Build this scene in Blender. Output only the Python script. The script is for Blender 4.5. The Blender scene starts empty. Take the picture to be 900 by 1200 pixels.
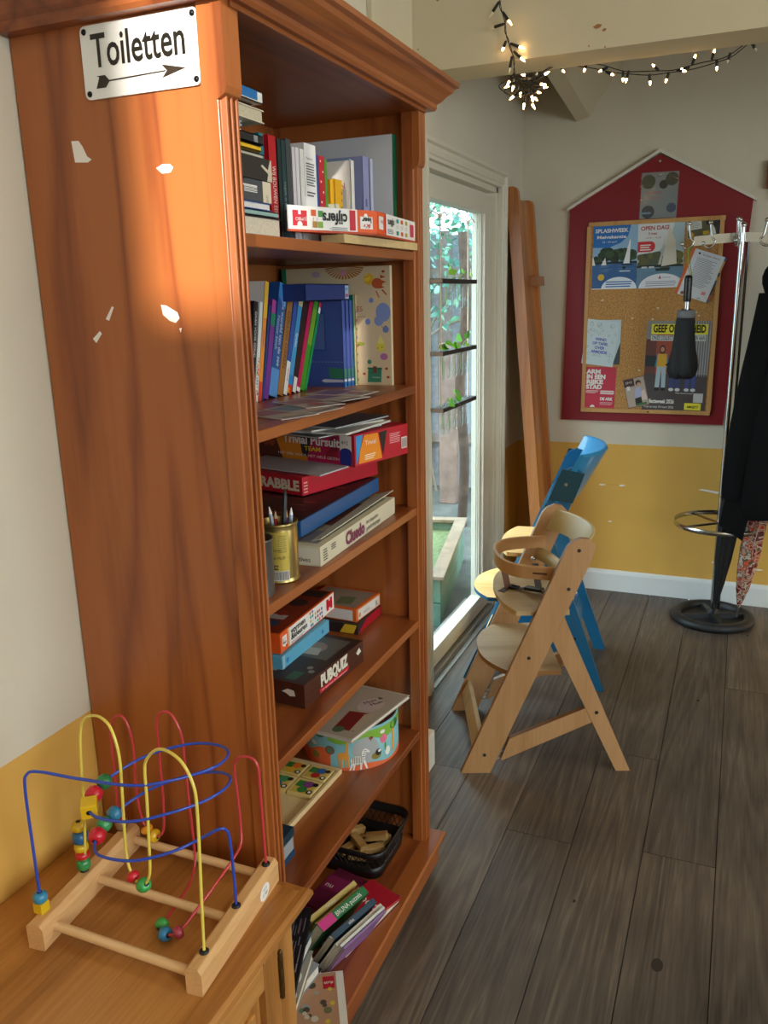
import bpy, bmesh, math, random
import numpy as np
from mathutils import Vector, Matrix, Euler
random.seed(7)
PI = math.pi
S = bpy.context.scene
COL = S.collection
R = math.radians

# ---------------------------------------------------------------- camera
YAW, PITCH, ROLL, F = -0.40359361, 0.25256943, -0.0239346, 975.2
CAM = Vector((1.086, 0.0, 1.58))
def cam_axes():
    cy, sy, cp, sp, cr, sr = math.cos(YAW), math.sin(YAW), math.cos(PITCH), math.sin(PITCH), math.cos(ROLL), math.sin(ROLL)
    f = Vector((sy*cp, cy*cp, -sp)); r = Vector((cy, -sy, 0)); u = r.cross(f)
    return cr*r+sr*u, -sr*r+cr*u, f
RX, UX, FX = cam_axes()
def at(px, py, **k):
    """world point seen at a photo position, on the plane x=, y= or z= it really lies on"""
    d = RX*((px-450)/F)-UX*((py-600)/F)+FX
    (a, v), = k.items(); i = 'xyz'.index(a)
    return CAM+d*((v-CAM[i])/d[i])
cd = bpy.data.cameras.new('camera'); cam = bpy.data.objects.new('camera', cd); COL.objects.link(cam)
cam.matrix_world = Matrix(((RX.x, UX.x, -FX.x, CAM.x), (RX.y, UX.y, -FX.y, CAM.y), (RX.z, UX.z, -FX.z, CAM.z), (0, 0, 0, 1)))
cd.sensor_fit = 'VERTICAL'; cd.sensor_height = 24; cd.lens = F/1200*24; cd.clip_start = .02
S.camera = cam
SUNHOLE = (1.312, 1.50, 2.64, 3.15)  # slot in the unseen rear wall, shaped to throw the bookcase's sun patch

# ---------------------------------------------------------------- colour and materials
def lin(c):
    c = c/255
    return c/12.92 if c <= .04045 else ((c+.055)/1.055)**2.4
def H(h):
    h = h.lstrip('#'); return tuple(lin(int(h[i:i+2], 16)) for i in (0, 2, 4))+(1,)
MC = {}
def mat(h, rough=.55, metal=0, noise=0, scale=30, bump=0, coat=0, spec=.5, sheen=0):
    key = (h, rough, metal, noise, scale, bump, coat, spec, sheen)
    if key in MC: return MC[key]
    m = bpy.data.materials.new('paint_'+h.strip('#')); m.use_nodes = True
    N, L = m.node_tree.nodes, m.node_tree.links; b = N['Principled BSDF']
    b.inputs['Base Color'].default_value = H(h); b.inputs['Roughness'].default_value = rough
    b.inputs['Metallic'].default_value = metal; b.inputs['Coat Weight'].default_value = coat
    b.inputs['Specular IOR Level'].default_value = spec
    if sheen: b.inputs['Sheen Weight'].default_value = sheen
    if noise or bump:
        t = N.new('ShaderNodeTexCoord'); n = N.new('ShaderNodeTexNoise'); n.inputs['Scale'].default_value = scale; n.inputs['Detail'].default_value = 5
        L.new(t.outputs['Object'], n.inputs['Vector'])
        if noise:
            r = N.new('ShaderNodeValToRGB'); c = H(h)
            r.color_ramp.elements[0].position = .3; r.color_ramp.elements[1].position = .7
            r.color_ramp.elements[0].color = tuple(x*(1-noise) for x in c[:3])+(1,)
            r.color_ramp.elements[1].color = tuple(min(1, x*(1+noise)) for x in c[:3])+(1,)
            L.new(n.outputs['Fac'], r.inputs['Fac']); L.new(r.outputs['Color'], b.inputs['Base Color'])
        if bump:
            bp = N.new('ShaderNodeBump'); bp.inputs['Strength'].default_value = bump; bp.inputs['Distance'].default_value = .002
            L.new(n.outputs['Fac'], bp.inputs['Height']); L.new(bp.outputs['Normal'], b.inputs['Normal'])
    MC[key] = m; return m
def wood(name, dark, mid, light, axis='z', stretch=.05, scale=18, rough=.4, coat=.3, rings=1.0, bump=.15, fine=1.0):
    """grain running along one axis: slow cathedral figure plus fine fibres"""
    m = bpy.data.materials.new(name); m.use_nodes = True
    N, L = m.node_tree.nodes, m.node_tree.links; b = N['Principled BSDF']
    b.inputs['Roughness'].default_value = rough; b.inputs['Coat Weight'].default_value = coat; b.inputs['Coat Roughness'].default_value = .25
    t = N.new('ShaderNodeTexCoord'); g = N.new('ShaderNodeNewGeometry'); 
    mp = N.new('ShaderNodeMapping'); s = [1, 1, 1]; s['xyz'.index(axis)] = stretch; mp.inputs['Scale'].default_value = s
    L.new(t.outputs['Object'], mp.inputs['Vector'])
    off = N.new('ShaderNodeVectorMath'); off.operation = 'MULTIPLY_ADD'; off.inputs[1].default_value = (3.1, 5.7, 2.3)
    cb = N.new('ShaderNodeCombineXYZ'); L.new(g.outputs['Random Per Island'], cb.inputs[0]); L.new(g.outputs['Random Per Island'], cb.inputs[1]); L.new(g.outputs['Random Per Island'], cb.inputs[2])
    L.new(cb.outputs[0], off.inputs[0]); L.new(mp.outputs[0], off.inputs[2])
    n1 = N.new('ShaderNodeTexNoise'); n1.inputs['Scale'].default_value = scale*.35; n1.inputs['Detail'].default_value = 3; n1.inputs['Distortion'].default_value = .4
    L.new(off.outputs[0], n1.inputs['Vector'])
    mu = N.new('ShaderNodeMath'); mu.operation = 'MULTIPLY'; mu.inputs[1].default_value = 9*rings; L.new(n1.outputs['Fac'], mu.inputs[0])
    fr = N.new('ShaderNodeMath'); fr.operation = 'PINGPONG'; fr.inputs[1].default_value = 1; L.new(mu.outputs[0], fr.inputs[0])
    n2 = N.new('ShaderNodeTexNoise'); n2.inputs['Scale'].default_value = scale*9; n2.inputs['Detail'].default_value = 4
    L.new(off.outputs[0], n2.inputs['Vector'])
    mx = N.new('ShaderNodeMath'); mx.operation = 'MULTIPLY_ADD'; mx.inputs[1].default_value = .55*fine; L.new(n2.outputs['Fac'], mx.inputs[0])
    m3 = N.new('ShaderNodeMath'); m3.operation = 'MULTIPLY'; m3.inputs[1].default_value = .5; fp = N.new('ShaderNodeMath'); fp.operation = 'POWER'; fp.inputs[1].default_value = 2.6; L.new(fr.outputs[0], fp.inputs[0]); L.new(fp.outputs[0], m3.inputs[0]); L.new(m3.outputs[0], mx.inputs[2])
    r = N.new('ShaderNodeValToRGB'); e = r.color_ramp.elements; e[0].position = .22; e[0].color = H(light); e[1].position = .85; e[1].color = H(dark)
    q = e.new(.5); q.color = H(mid)
    L.new(mx.outputs[0], r.inputs['Fac']); L.new(r.outputs['Color'], b.inputs['Base Color'])
    bp = N.new('ShaderNodeBump'); bp.inputs['Strength'].default_value = bump; bp.inputs['Distance'].default_value = .001
    L.new(n2.outputs['Fac'], bp.inputs['Height']); L.new(bp.outputs['Normal'], b.inputs['Normal'])
    return m
def emis(h, s):
    m = bpy.data.materials.new('glow'); m.use_nodes = True; b = m.node_tree.nodes['Principled BSDF']
    b.inputs['Emission Color'].default_value = H(h); b.inputs['Emission Strength'].default_value = s; b.inputs['Base Color'].default_value = H(h); return m
def glass(name, tint=(.97, 1, 1), rough=0, ior=1.0):
    m = bpy.data.materials.new(name); m.use_nodes = True; N, L = m.node_tree.nodes, m.node_tree.links
    for n in list(N):
        if n.type != 'OUTPUT_MATERIAL': N.remove(n)
    o = [n for n in N if n.type == 'OUTPUT_MATERIAL'][0]
    tr = N.new('ShaderNodeBsdfTransparent'); tr.inputs[0].default_value = tint+(1,)
    gl = N.new('ShaderNodeBsdfGlossy'); gl.inputs['Roughness'].default_value = rough+.02
    lw = N.new('ShaderNodeLayerWeight'); lw.inputs[0].default_value = .5; pw = N.new('ShaderNodeMath'); pw.operation = 'POWER'; pw.inputs[1].default_value = 5; L.new(lw.outputs['Facing'], pw.inputs[0]); fr = N.new('ShaderNodeMath'); fr.operation = 'MULTIPLY_ADD'; fr.inputs[1].default_value = .45; fr.inputs[2].default_value = .02; L.new(pw.outputs[0], fr.inputs[0]); mx = N.new('ShaderNodeMixShader')
    L.new(fr.outputs[0], mx.inputs[0]); L.new(tr.outputs[0], mx.inputs[1]); L.new(gl.outputs[0], mx.inputs[2]); L.new(mx.outputs[0], o.inputs[0]); return m

# ---------------------------------------------------------------- mesh builder
FONT = {}
def glyphs(s, bold=0.0, spacing=1.0):
    k = (s, bold, spacing)
    if k not in FONT:
        c = bpy.data.curves.new('lettering', 'FONT'); c.body = s; c.size = 1; c.offset = bold; c.space_character = spacing; c.fill_mode = 'FRONT'; c.resolution_u = 3
        o = bpy.data.objects.new('lettering', c); COL.objects.link(o)
        dg = bpy.context.evaluated_depsgraph_get(); me = bpy.data.meshes.new_from_object(o.evaluated_get(dg))
        vs = [(v.co.x, v.co.y) for v in me.vertices]; fs = [tuple(p.vertices) for p in me.polygons]
        bpy.data.objects.remove(o); bpy.data.curves.remove(c); bpy.data.meshes.remove(me)
        w = max(v[0] for v in vs) if vs else 0
        FONT[k] = (vs, fs, w)
    return FONT[k]
class Fr:
    """a flat frame on a surface: origin, right, up; normal faces the reader"""
    def __init__(s, O, U, V): s.O = Vector(O); s.U = Vector(U).normalized(); s.V = Vector(V).normalized(); s.N = s.U.cross(s.V)
    def p(s, u, v, n=0): return s.O+s.U*u+s.V*v+s.N*n
class MB:
    def __init__(s): s.v = []; s.f = []; s.m = []; s.sm = []; s.mats = []
    def mi(s, m):
        if m not in s.mats: s.mats.append(m)
        return s.mats.index(m)
    def add(s, vs, fs, m, smooth=False):
        b = len(s.v); s.v += [tuple(x) for x in vs]; k = s.mi(m)
        for f in fs: s.f.append(tuple(b+i for i in f)); s.m.append(k); s.sm.append(smooth)
    def box(s, a, b, m, M=None):
        x0, y0, z0 = a; x1, y1, z1 = b
        vs = [Vector(p) for p in ((x0, y0, z0), (x1, y0, z0), (x1, y1, z0), (x0, y1, z0), (x0, y0, z1), (x1, y0, z1), (x1, y1, z1), (x0, y1, z1))]
        if M: vs = [M@v for v in vs]
        s.add(vs, [(0, 3, 2, 1), (4, 5, 6, 7), (0, 1, 5, 4), (1, 2, 6, 5), (2, 3, 7, 6), (3, 0, 4, 7)], m); return s
    def prism(s, pts, fr, d, m, m2=None):
        """outline in a frame, pushed back by d behind the frame's face"""
        n = len(pts); vs = [fr.p(u, v, 0) for u, v in pts]+[fr.p(u, v, -d) for u, v in pts]
        s.add(vs, [tuple(range(n)), tuple(range(2*n-1, n-1, -1))], m)
        s.add(vs, [(i, i+n, (i+1) % n+n, (i+1) % n) for i in range(n)], m2 or m); return s
    def poly(s, pts, fr, m, lift=.0004):
        s.k = getattr(s, 'k', 0)+1; lift += 4e-6*(s.k % 100)   # printed layers never share a plane
        s.add([fr.p(u, v, lift) for u, v in pts], [tuple(range(len(pts)))], m); return s
    def rect(s, fr, u0, v0, u1, v1, m, lift=.0004): return s.poly([(u0, v0), (u1, v0), (u1, v1), (u0, v1)], fr, m, lift)
    def disc(s, fr, u, v, r, m, lift=.0006, ry=None, n=16, a0=0, a1=2*PI):
        ry = ry or r
        return s.poly([(u+r*math.cos(a0+(a1-a0)*i/n), v+ry*math.sin(a0+(a1-a0)*i/n)) for i in range(n if a1-a0 > 6.2 else n+1)], fr, m, lift)
    def text(s, fr, t, u, v, h, m, w=None, bold=0.0, lift=.0008, center=False, maxw=None, rot=0):
        vs, fs, tw = glyphs(t, bold); k = h/.72; kx = (w/tw if w else k)
        if maxw and tw*kx > maxw: kx = maxw/tw
        o = -tw*kx/2 if center else 0; c, sn = math.cos(rot), math.sin(rot)
        s.add([fr.p(u+(o+x*kx)*c-y*k*sn, v+(o+x*kx)*sn+y*k*c, lift+.0003) for x, y in vs], fs, m); return s
    def lines(s, fr, u0, v0, u1, v1, n, m, fill=.45, lift=.0007, rag=.25):
        """a block of small print as thin bars"""
        st = (v1-v0)/n
        for i in range(n):
            s.rect(fr, u0, v1-st*(i+1), u1-(u1-u0)*rag*random.random(), v1-st*(i+1)+st*fill, m, lift)
        return s
    def tube(s, pts, r, m, seg=8, closed=False, caps=True, rs=None):
        pts = [Vector(p) for p in pts]; n = len(pts); up = None; rings = []
        for i, p in enumerate(pts):
            a = pts[i-1] if (i or closed) else p; b = pts[(i+1) % n] if (i < n-1 or closed) else p
            t = (b-a).normalized()
            if up is None: up = t.orthogonal().normalized()
            up = (up-t*up.dot(t)).normalized(); q = t.cross(up); rr = rs[i] if rs else r
            rings.append([p+(up*math.cos(2*PI*k/seg)+q*math.sin(2*PI*k/seg))*rr for k in range(seg)])
        return s.loft(rings, m, closed, caps)
    def loft(s, rings, m, closed=False, caps=True, smooth=True):
        n = len(rings); k = len(rings[0]); vs = [p for r in rings for p in r]; fs = []
        for i in range(n if closed else n-1):
            for j in range(k):
                a, b = i*k, ((i+1) % n)*k; fs.append((a+j, a+(j+1) % k, b+(j+1) % k, b+j))
        s.add(vs, fs, m, smooth)
        if caps and not closed: s.add(rings[0], [tuple(range(k-1, -1, -1))], m); s.add(rings[-1], [tuple(range(k))], m)
        return s
    def lathe(s, prof, M, m, seg=24, smooth=True, fold=0, nf=8):
        rings = []
        for r, z in prof: rings.append([M@Vector((r*(1+fold*math.cos(nf*a))*math.cos(a), r*(1+fold*math.cos(nf*a))*math.sin(a), z)) for a in [2*PI*k/seg for k in range(seg)]])
        return s.loft(rings, m, False, True, smooth)
    def sphere(s, c, r, m, M=None, sx=1, sy=1, sz=1, seg=14, hole=0):
        rings = []; n = 8
        for i in range(n+1):
            a = -PI/2*(1-hole)+PI*(1-hole)*i/n; rr = max(math.cos(a), .02 if not hole else .0)
            rings.append([Vector((r*sx*rr*math.cos(t), r*sy*rr*math.sin(t), r*sz*math.sin(a))) for t in [2*PI*k/seg for k in range(seg)]])
        if M: rings = [[M@p for p in q] for q in rings]
        return s.loft([[p+Vector(c) for p in q] for q in rings], m)
    def sweep(s, path, prof, m, closed=False, up=Vector((0, 0, 1)), smooth=False):
        """profile (side, up) carried along a path, mitred at its corners"""
        path = [Vector(p) for p in path]; n = len(path); rings = []
        for i, p in enumerate(path):
            a = (p-path[i-1]).normalized() if (i or closed) else None; b = (path[(i+1) % n]-p).normalized() if (i < n-1 or closed) else None
            a = a or b; b = b or a
            na, nb = a.cross(up), b.cross(up); nn = (na+nb).normalized(); k = 1/max(.35, nn.dot(na))
            rings.append([p+nn*u*k+up*w for u, w in prof])
        return s.loft(rings, m, closed, True, smooth)
    def build(s, name, parent=None, bevel=0, loc=None, rot=None, subsurf=0, seg=2, weld=False):
        me = bpy.data.meshes.new(name); me.from_pydata(s.v, [], s.f)
        for m in s.mats: me.materials.append(m)
        me.polygons.foreach_set('material_index', s.m); me.polygons.foreach_set('use_smooth', s.sm); me.update()
        o = bpy.data.objects.new(name, me); COL.objects.link(o)
        if weld:
            bm = bmesh.new(); bm.from_mesh(me); bmesh.ops.remove_doubles(bm, verts=bm.verts, dist=1e-5); bm.to_mesh(me); bm.free()
        if bevel:
            w = o.modifiers.new('edge', 'BEVEL'); w.width = bevel; w.segments = seg; w.limit_method = 'ANGLE'; w.angle_limit = R(40); w.use_clamp_overlap = True
        if subsurf: w = o.modifiers.new('smooth', 'SUBSURF'); w.levels = w.render_levels = subsurf
        if parent: o.parent = parent
        if loc is not None: o.location = loc
        if rot is not None: o.rotation_euler = rot
        return o
def tag(o, label, cat, group=None, kind=None):
    o['label'] = label; o['category'] = cat
    if group: o['group'] = group
    if kind: o['kind'] = kind
    return o
def thing(name, label, cat, loc=(0, 0, 0), rot=(0, 0, 0), group=None, kind=None):
    o = bpy.data.objects.new(name, None); o.empty_display_size = .05; COL.objects.link(o); o.location = loc; o.rotation_euler = rot
    return tag(o, label, cat, group, kind)
def struct(name, mb, bevel=0):
    o = mb.build(name, bevel=bevel); o['kind'] = 'structure'; return o
def smooth_path(pts, n=6, closed=False):
    pts = [Vector(p) for p in pts]; out = []; k = len(pts)
    for i in range(k if closed else k-1):
        g = lambda j: pts[j % k] if closed else pts[min(max(j, 0), k-1)]
        p0, p1, p2, p3 = g(i-1), g(i), g(i+1), g(i+2)
        for j in range(n):
            t = j/n; out.append(.5*((2*p1)+(p2-p0)*t+(2*p0-5*p1+4*p2-p3)*t*t+(3*p1-p0-3*p2+p3)*t**3))
    if not closed: out.append(pts[-1])
    return out
def T(x=0, y=0, z=0): return Matrix.Translation((x, y, z))
def RZ(d): return Matrix.Rotation(R(d), 4, 'Z')
def RX_(d): return Matrix.Rotation(R(d), 4, 'X')
def RY_(d): return Matrix.Rotation(R(d), 4, 'Y')
def aim(d):
    return Vector(d).to_track_quat('Z', 'Y').to_matrix().to_4x4()

# wood and paint kinds
W_CASE_Z = wood('stained_pine_upright', '#713817', '#8f4a1f', '#a35c2a', 'z', .08, 11, .4, .25, 2.4, fine=.7)
W_CASE_Y = wood('stained_pine_board', '#58260e', '#84421b', '#965325', 'y', .09, 9, .4, .25, 1.4, fine=.7)
W_OAK = wood('oak_y', '#8f5a24', '#ab7236', '#bd8546', 'y', .05, 22, .42, .25, .7, .25)
W_OAKZ = wood('oak_z', '#8f5a24', '#ab7236', '#bd8546', 'z', .05, 22, .42, .25, .7, .25)
W_BEECH = wood('beech_y', '#b98752', '#cb9a63', '#d8ab76', 'y', .06, 20, .45, .15, .4, .1)
W_BEECHX = wood('beech_x', '#c49a68', '#d6ad7b', '#e2bd8e', 'x', .06, 20, .45, .15, .4, .1)
W_CHAIR = wood('varnished_beech', '#a0744a', '#b08456', '#bd9366', 'z', .06, 16, .42, .2, .35, .08)
W_PLY = wood('varnished_plywood', '#ab9068', '#b99d74', '#c6ac84', 'x', .05, 12, .4, .2, .6, .08)
W_PALE = wood('pale_beech', '#d9a45c', '#e5b46d', '#eec181', 'x', .05, 12, .4, .2, .5, .08)
W_BENCH = wood('bench_pine', '#8f5223', '#b06c33', '#c17c40', 'z', .04, 14, .4, .3, .6, .1)
WHITE = mat('#e9e6e0', .5); BLACK = mat('#0d0d0f', .5); PAPER = mat('#e6e3da', .7)
METAL = mat('#b9bbbb', .28, 1); PAGES = mat('#cfc4ad', .85, noise=.12, scale=300)
# ================================================================ the room
WALLW = mat('#d3cab6', .85, noise=.04, scale=3, bump=.12); YEL = mat('#d9a951', .8, noise=.04, scale=4, bump=.1)
YELL = YEL; TRIMW = mat('#d3ccba', .5); SKIRT = mat('#dfe3e2', .5, noise=.03, scale=6)
CEIL = mat('#cabfa2', .9, noise=.03, scale=3)
XR, YB, YF, ZC, BZ = 4.6, 4.44, -3.2, 3.25, .806
# floor: wide dark oak planks, 0.198 m, with their butt joints where the photo has them
def floor_material():
    m = bpy.data.materials.new('dark_oiled_oak_floor'); m.use_nodes = True
    N, L = m.node_tree.nodes, m.node_tree.links; b = N['Principled BSDF']
    t = N.new('ShaderNodeTexCoord'); g = N.new('ShaderNodeNewGeometry')
    mp = N.new('ShaderNodeMapping'); mp.inputs['Scale'].default_value = (1, .045, 1); L.new(t.outputs['Object'], mp.inputs['Vector'])
    cb = N.new('ShaderNodeCombineXYZ')
    for i in range(3): L.new(g.outputs['Random Per Island'], cb.inputs[i])
    off = N.new('ShaderNodeVectorMath'); off.operation = 'MULTIPLY_ADD'; off.inputs[1].default_value = (13, 17, 11); L.new(cb.outputs[0], off.inputs[0]); L.new(mp.outputs[0], off.inputs[2])
    n1 = N.new('ShaderNodeTexNoise'); n1.inputs['Scale'].default_value = 7; n1.inputs['Detail'].default_value = 4; n1.inputs['Distortion'].default_value = .9; L.new(off.outputs[0], n1.inputs['Vector'])
    mu = N.new('ShaderNodeMath'); mu.operation = 'MULTIPLY'; mu.inputs[1].default_value = 22; L.new(n1.outputs['Fac'], mu.inputs[0])
    pp = N.new('ShaderNodeMath'); pp.operation = 'PINGPONG'; pp.inputs[1].default_value = 1; L.new(mu.outputs[0], pp.inputs[0])
    n2 = N.new('ShaderNodeTexNoise'); n2.inputs['Scale'].default_value = 150; n2.inputs['Detail'].default_value = 4; L.new(off.outputs[0], n2.inputs['Vector'])
    n3 = N.new('ShaderNodeTexNoise'); n3.inputs['Scale'].default_value = 2.2; n3.inputs['Detail'].default_value = 5; L.new(t.outputs['Object'], n3.inputs['Vector'])
    a = N.new('ShaderNodeMath'); a.operation = 'MULTIPLY_ADD'; a.inputs[1].default_value = .17; L.new(pp.outputs[0], a.inputs[0])
    a2 = N.new('ShaderNodeMath'); a2.operation = 'MULTIPLY_ADD'; a2.inputs[1].default_value = .35; L.new(n2.outputs['Fac'], a2.inputs[0]); L.new(a2.outputs[0], a.inputs[2])
    a3 = N.new('ShaderNodeMath'); a3.operation = 'MULTIPLY_ADD'; a3.inputs[1].default_value = .5; L.new(n3.outputs['Fac'], a3.inputs[0])
    a4 = N.new('ShaderNodeMath'); a4.operation = 'MULTIPLY'; a4.inputs[1].default_value = .12; L.new(g.outputs['Random Per Island'], a4.inputs[0]); L.new(a4.outputs[0], a3.inputs[2]); L.new(a3.outputs[0], a2.inputs[2])
    r = N.new('ShaderNodeValToRGB'); e = r.color_ramp.elements; e[0].position = .32; e[0].color = H('#332c28'); e[1].position = .9; e[1].color = H('#8a7d6e'); q = e.new(.62); q.color = H('#5e534a')
    L.new(a.outputs[0], r.inputs['Fac']); L.new(r.outputs['Color'], b.inputs['Base Color'])
    b.inputs['Roughness'].default_value = .45; b.inputs['Specular IOR Level'].default_value = .5
    bp = N.new('ShaderNodeBump'); bp.inputs['Strength'].default_value = .35; bp.inputs['Distance'].default_value = .002; L.new(a.outputs[0], bp.inputs['Height']); L.new(bp.outputs['Normal'], b.inputs['Normal'])
    return m
FL = floor_material(); fb = MB()
joints = {0: (2.30,), 1: (2.443, .7), 2: (1.2, 3.3), 3: (2.175, .2), 4: (2.738, .9), 5: (2.212, .4), 6: (1.0, 3.4)}
k = 0; x = .142-.198
while x < XR:
    x0, x1 = max(x, -.04)+.0012, min(x+.198, XR)-.0012
    ys = sorted([YF]+[j for j in joints.get(k, (.3+(k*1.37) % 2.2, 2.9+(k*.61) % 1.3))]+[YB])
    for a, b in zip(ys, ys[1:]): fb.box((x0, a+.001, -.02), (x1, b-.001, 0), FL)
    x += .198; k += 1
fb.box((-.04, YF, -.05), (XR, YB, -.012), mat('#0c0a09', .9))
# knots and old marks in the boards
knf = Fr((0, 0, 0), (1, 0, 0), (0, 1, 0))
for px, py, r in ((770, 1131, .014), (818, 821, .006), (876, 745, .006), (673, 1056, .004)):
    p = at(px, py, z=0); fb.disc(knf, p.x, p.y, r, mat('#2a221d', .6), .0003, ry=r*1.6)
struct('floor', fb, 0)
# left wall with its door opening (y 2.98..4.0), plaster above, ochre below
DY0, DY1, DZ = 2.985, 3.975, 2.055
wl = MB(); T_ = -.12
def wseg(y0, y1, z0, z1):
    if z0 < BZ < z1:
        wl.box((T_, y0, z0), (0, y1, BZ), YEL); wl.box((T_, y0, BZ), (0, y1, z1), WALLW)
    else: wl.box((T_, y0, z0), (0, y1, z1), YEL if z1 <= BZ else WALLW)
BZ2 = BZ; BZ = .834; wseg(YF-.1, 1.6, 0, ZC); BZ = BZ2; wseg(1.6, DY0, 0, ZC); wseg(DY1, YB+.1, 0, ZC); wseg(DY0, DY1, DZ, ZC)
struct('wall_left', wl)
wb = MB()
wb.box((0, YB, 0), (XR, YB+.1, BZ), YEL); wb.box((0, YB, BZ), (XR, YB+.1, ZC), WALLW)
bf = Fr((0, YB, 0), (1, 0, 0), (0, 0, 1))
CH = mat('#ece9e2', .8)
for px, py, a, b in ((706, 568, .02, .005), (729, 569, .018, .006), (715, 611, .012, .004), (836, 659, .008, .005), (890, 668, .02, .004)):
    p = at(px, py, y=YB); wb.poly([(p.x-a, p.z-b*.3), (p.x-a*.2, p.z-b), (p.x+a, p.z+b*.2), (p.x+a*.3, p.z+b), (p.x-a*.6, p.z+b*.7)], bf, CH, .0006)
p = at(718, 568, y=YB); wb.rect(bf, p.x-.03, p.z-.001, p.x+.04, p.z+.001, mat('#c19243', .8), .0005)
a, b = at(818, 574, y=YB), at(841, 577, y=YB); wb.poly([(a.x, a.z), (b.x, b.z-.008), (b.x+.01, b.z+.002), (a.x+.02, a.z+.006)], bf, CH, .0006)
struct('wall_back', wb)
# right wall and the wall behind the camera, with window openings for daylight and the added sun slot
def wall_open(name, frame_fn, L0, L1, holes, t=.12):
    mb = MB(); cur = L0
    for a, b, z0, z1 in sorted(holes):
        for m_, za, zb in ((YEL, 0, BZ), (WALLW, BZ, ZC)): frame_fn(mb, cur, a, za, zb, m_)
        frame_fn(mb, a, b, 0, BZ, YEL)
        if z0 > BZ: frame_fn(mb, a, b, BZ, z0, WALLW)
        frame_fn(mb, a, b, z1, ZC, WALLW); cur = b
    for m_, za, zb in ((YEL, 0, BZ), (WALLW, BZ, ZC)): frame_fn(mb, cur, L1, za, zb, m_)
    return struct(name, mb)
wall_open('wall_right', lambda mb, a, b, z0, z1, m: mb.box((XR, a, z0), (XR+.12, b, z1), m), YF-.1, YB+.1, [(-2.2, -.4, .95, 2.5), (.6, 2.4, .95, 2.5)])
wall_open('wall_front', lambda mb, a, b, z0, z1, m: mb.box((a, YF-.12, z0), (b, YF, z1), m), 0, XR, [SUNHOLE, (3.55, 4.45, .95, 2.5)])
struct('ceiling', MB().box((-.12, YF-.12, ZC), (XR+.12, YB+.1, ZC+.1), CEIL))
wn = 0
def window_unit(M, w, h, nx=2):
    global wn; wn += 1
    mb = MB(); f = .05
    for a, b in (((0, 0), (f, h)), ((w-f, 0), (w, h)), ((f, 0), (w-f, f)), ((f, h-f), (w-f, h))): mb.box((a[0], -.03, a[1]), (b[0], .03, b[1]), TRIMW, M)
    for i in range(1, nx): mb.box((w*i/nx-.02, -.02, f), (w*i/nx+.02, .02, h-f), TRIMW, M)
    o = struct('window_%d' % wn, mb)
    g = MB().box((f, -.003, f), (w-f, .003, h-f), glass('pane_glass'), M).build('pane', o); g['kind'] = 'structure'
for y in (-2.2, .6): window_unit(T(XR+.06, y, .95)@RZ(90), 1.8, 1.55)
window_unit(T(3.55, YF-.06, .95), .9, 1.55)
# skirting boards
sk = [(0, 0), (.018, 0), (.018, .095), (.014, .108), (.006, .115), (0, .115)]
struct('baseboard_back', MB().sweep([(XR, YB, 0), (0, YB, 0)], [(-u, w) for u, w in sk], SKIRT))
struct('baseboard_left', MB().box((0, DY1+.07, 0), (.018, YB-.02, .115), SKIRT))
# boxed beam across the ceiling with the rafter foot behind it
bm_ = MB(); bm_.box((0, 2.83, 2.292), (XR, 3.0, ZC), CEIL)
bff = Fr((0, 2.83, 0), (1, 0, 0), (0, 0, 1))
for px, py, a, b in ((700, 31, .014, .007), (708, 35, .007, .005), (690, 54, .003, .003), (709, 55, .003, .003), (490, 58, .003, .003), (513, 0, .006, .004)):
    p = at(px, py, y=2.83); bm_.poly([(p.x-a, p.z), (p.x-a*.3, p.z-b), (p.x+a*.6, p.z-b*.6), (p.x+a, p.z+b*.5), (p.x, p.z+b)], bff, mat('#9c6a3c', .8), .0005)
struct('beam', bm_)
rf = MB()
bot = [(.262, 2.392), (.322, 2.400)]
ringA = [Vector((.262, YB, 2.388)), Vector((.325, YB, 2.405)), Vector((.62, YB, 2.86)), Vector((.262, YB, 2.86))]
ringB = [Vector((.262, 3.0, 2.52)), Vector((.325, 3.0, 2.537)), Vector((.62, 3.0, 2.99)), Vector((.262, 3.0, 2.99))]
rf.loft([ringB, ringA], CEIL, smooth=False); struct('rafter_beam', rf)
# plaster strip on the left wall beside the beam
struct('trim_1', MB().box((0, 2.50, 2.13), (.02, 2.83, ZC), CEIL), .003)
# ---------------------------------------------------------------- glazed door
cs = MB()
cprof = [(0, 0), (0, .018), (.012, .018), (.016, .024), (.030, .024), (.034, .018), (.048, .018), (.054, .030), (.068, .030), (.072, 0)]
def casing(path, flip=1):
    mbp = MB(); return mbp
# the casing runs up the far jamb, over the head and down the near jamb, moulded, standing 3 cm off the wall
xs = Vector((1, 0, 0))
mbc = MB()
pth = [Vector((0, DY1, 0)), Vector((0, DY1, DZ)), Vector((0, DY0, DZ)), Vector((0, DY0, 0))]
rings = []
for i, p in enumerate(pth):
    dy, dz = ((1, 0), (1, 1), (-1, 1), (-1, 0))[i]
    rings.append([p+Vector((w, dy*u, dz*u)) for u, w in cprof])
mbc.loft(rings, TRIMW, smooth=False)
struct('trim_2', mbc)
dr = MB(); fx0, fx1 = -.075, -.02
dr.box((fx0, DY1-.03, 0), (0, DY1, DZ), TRIMW); dr.box((fx0, DY0, 0), (0, DY0+.03, DZ), TRIMW); dr.box((fx0, DY0, DZ-.025), (0, DY1, DZ), TRIMW)
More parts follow.
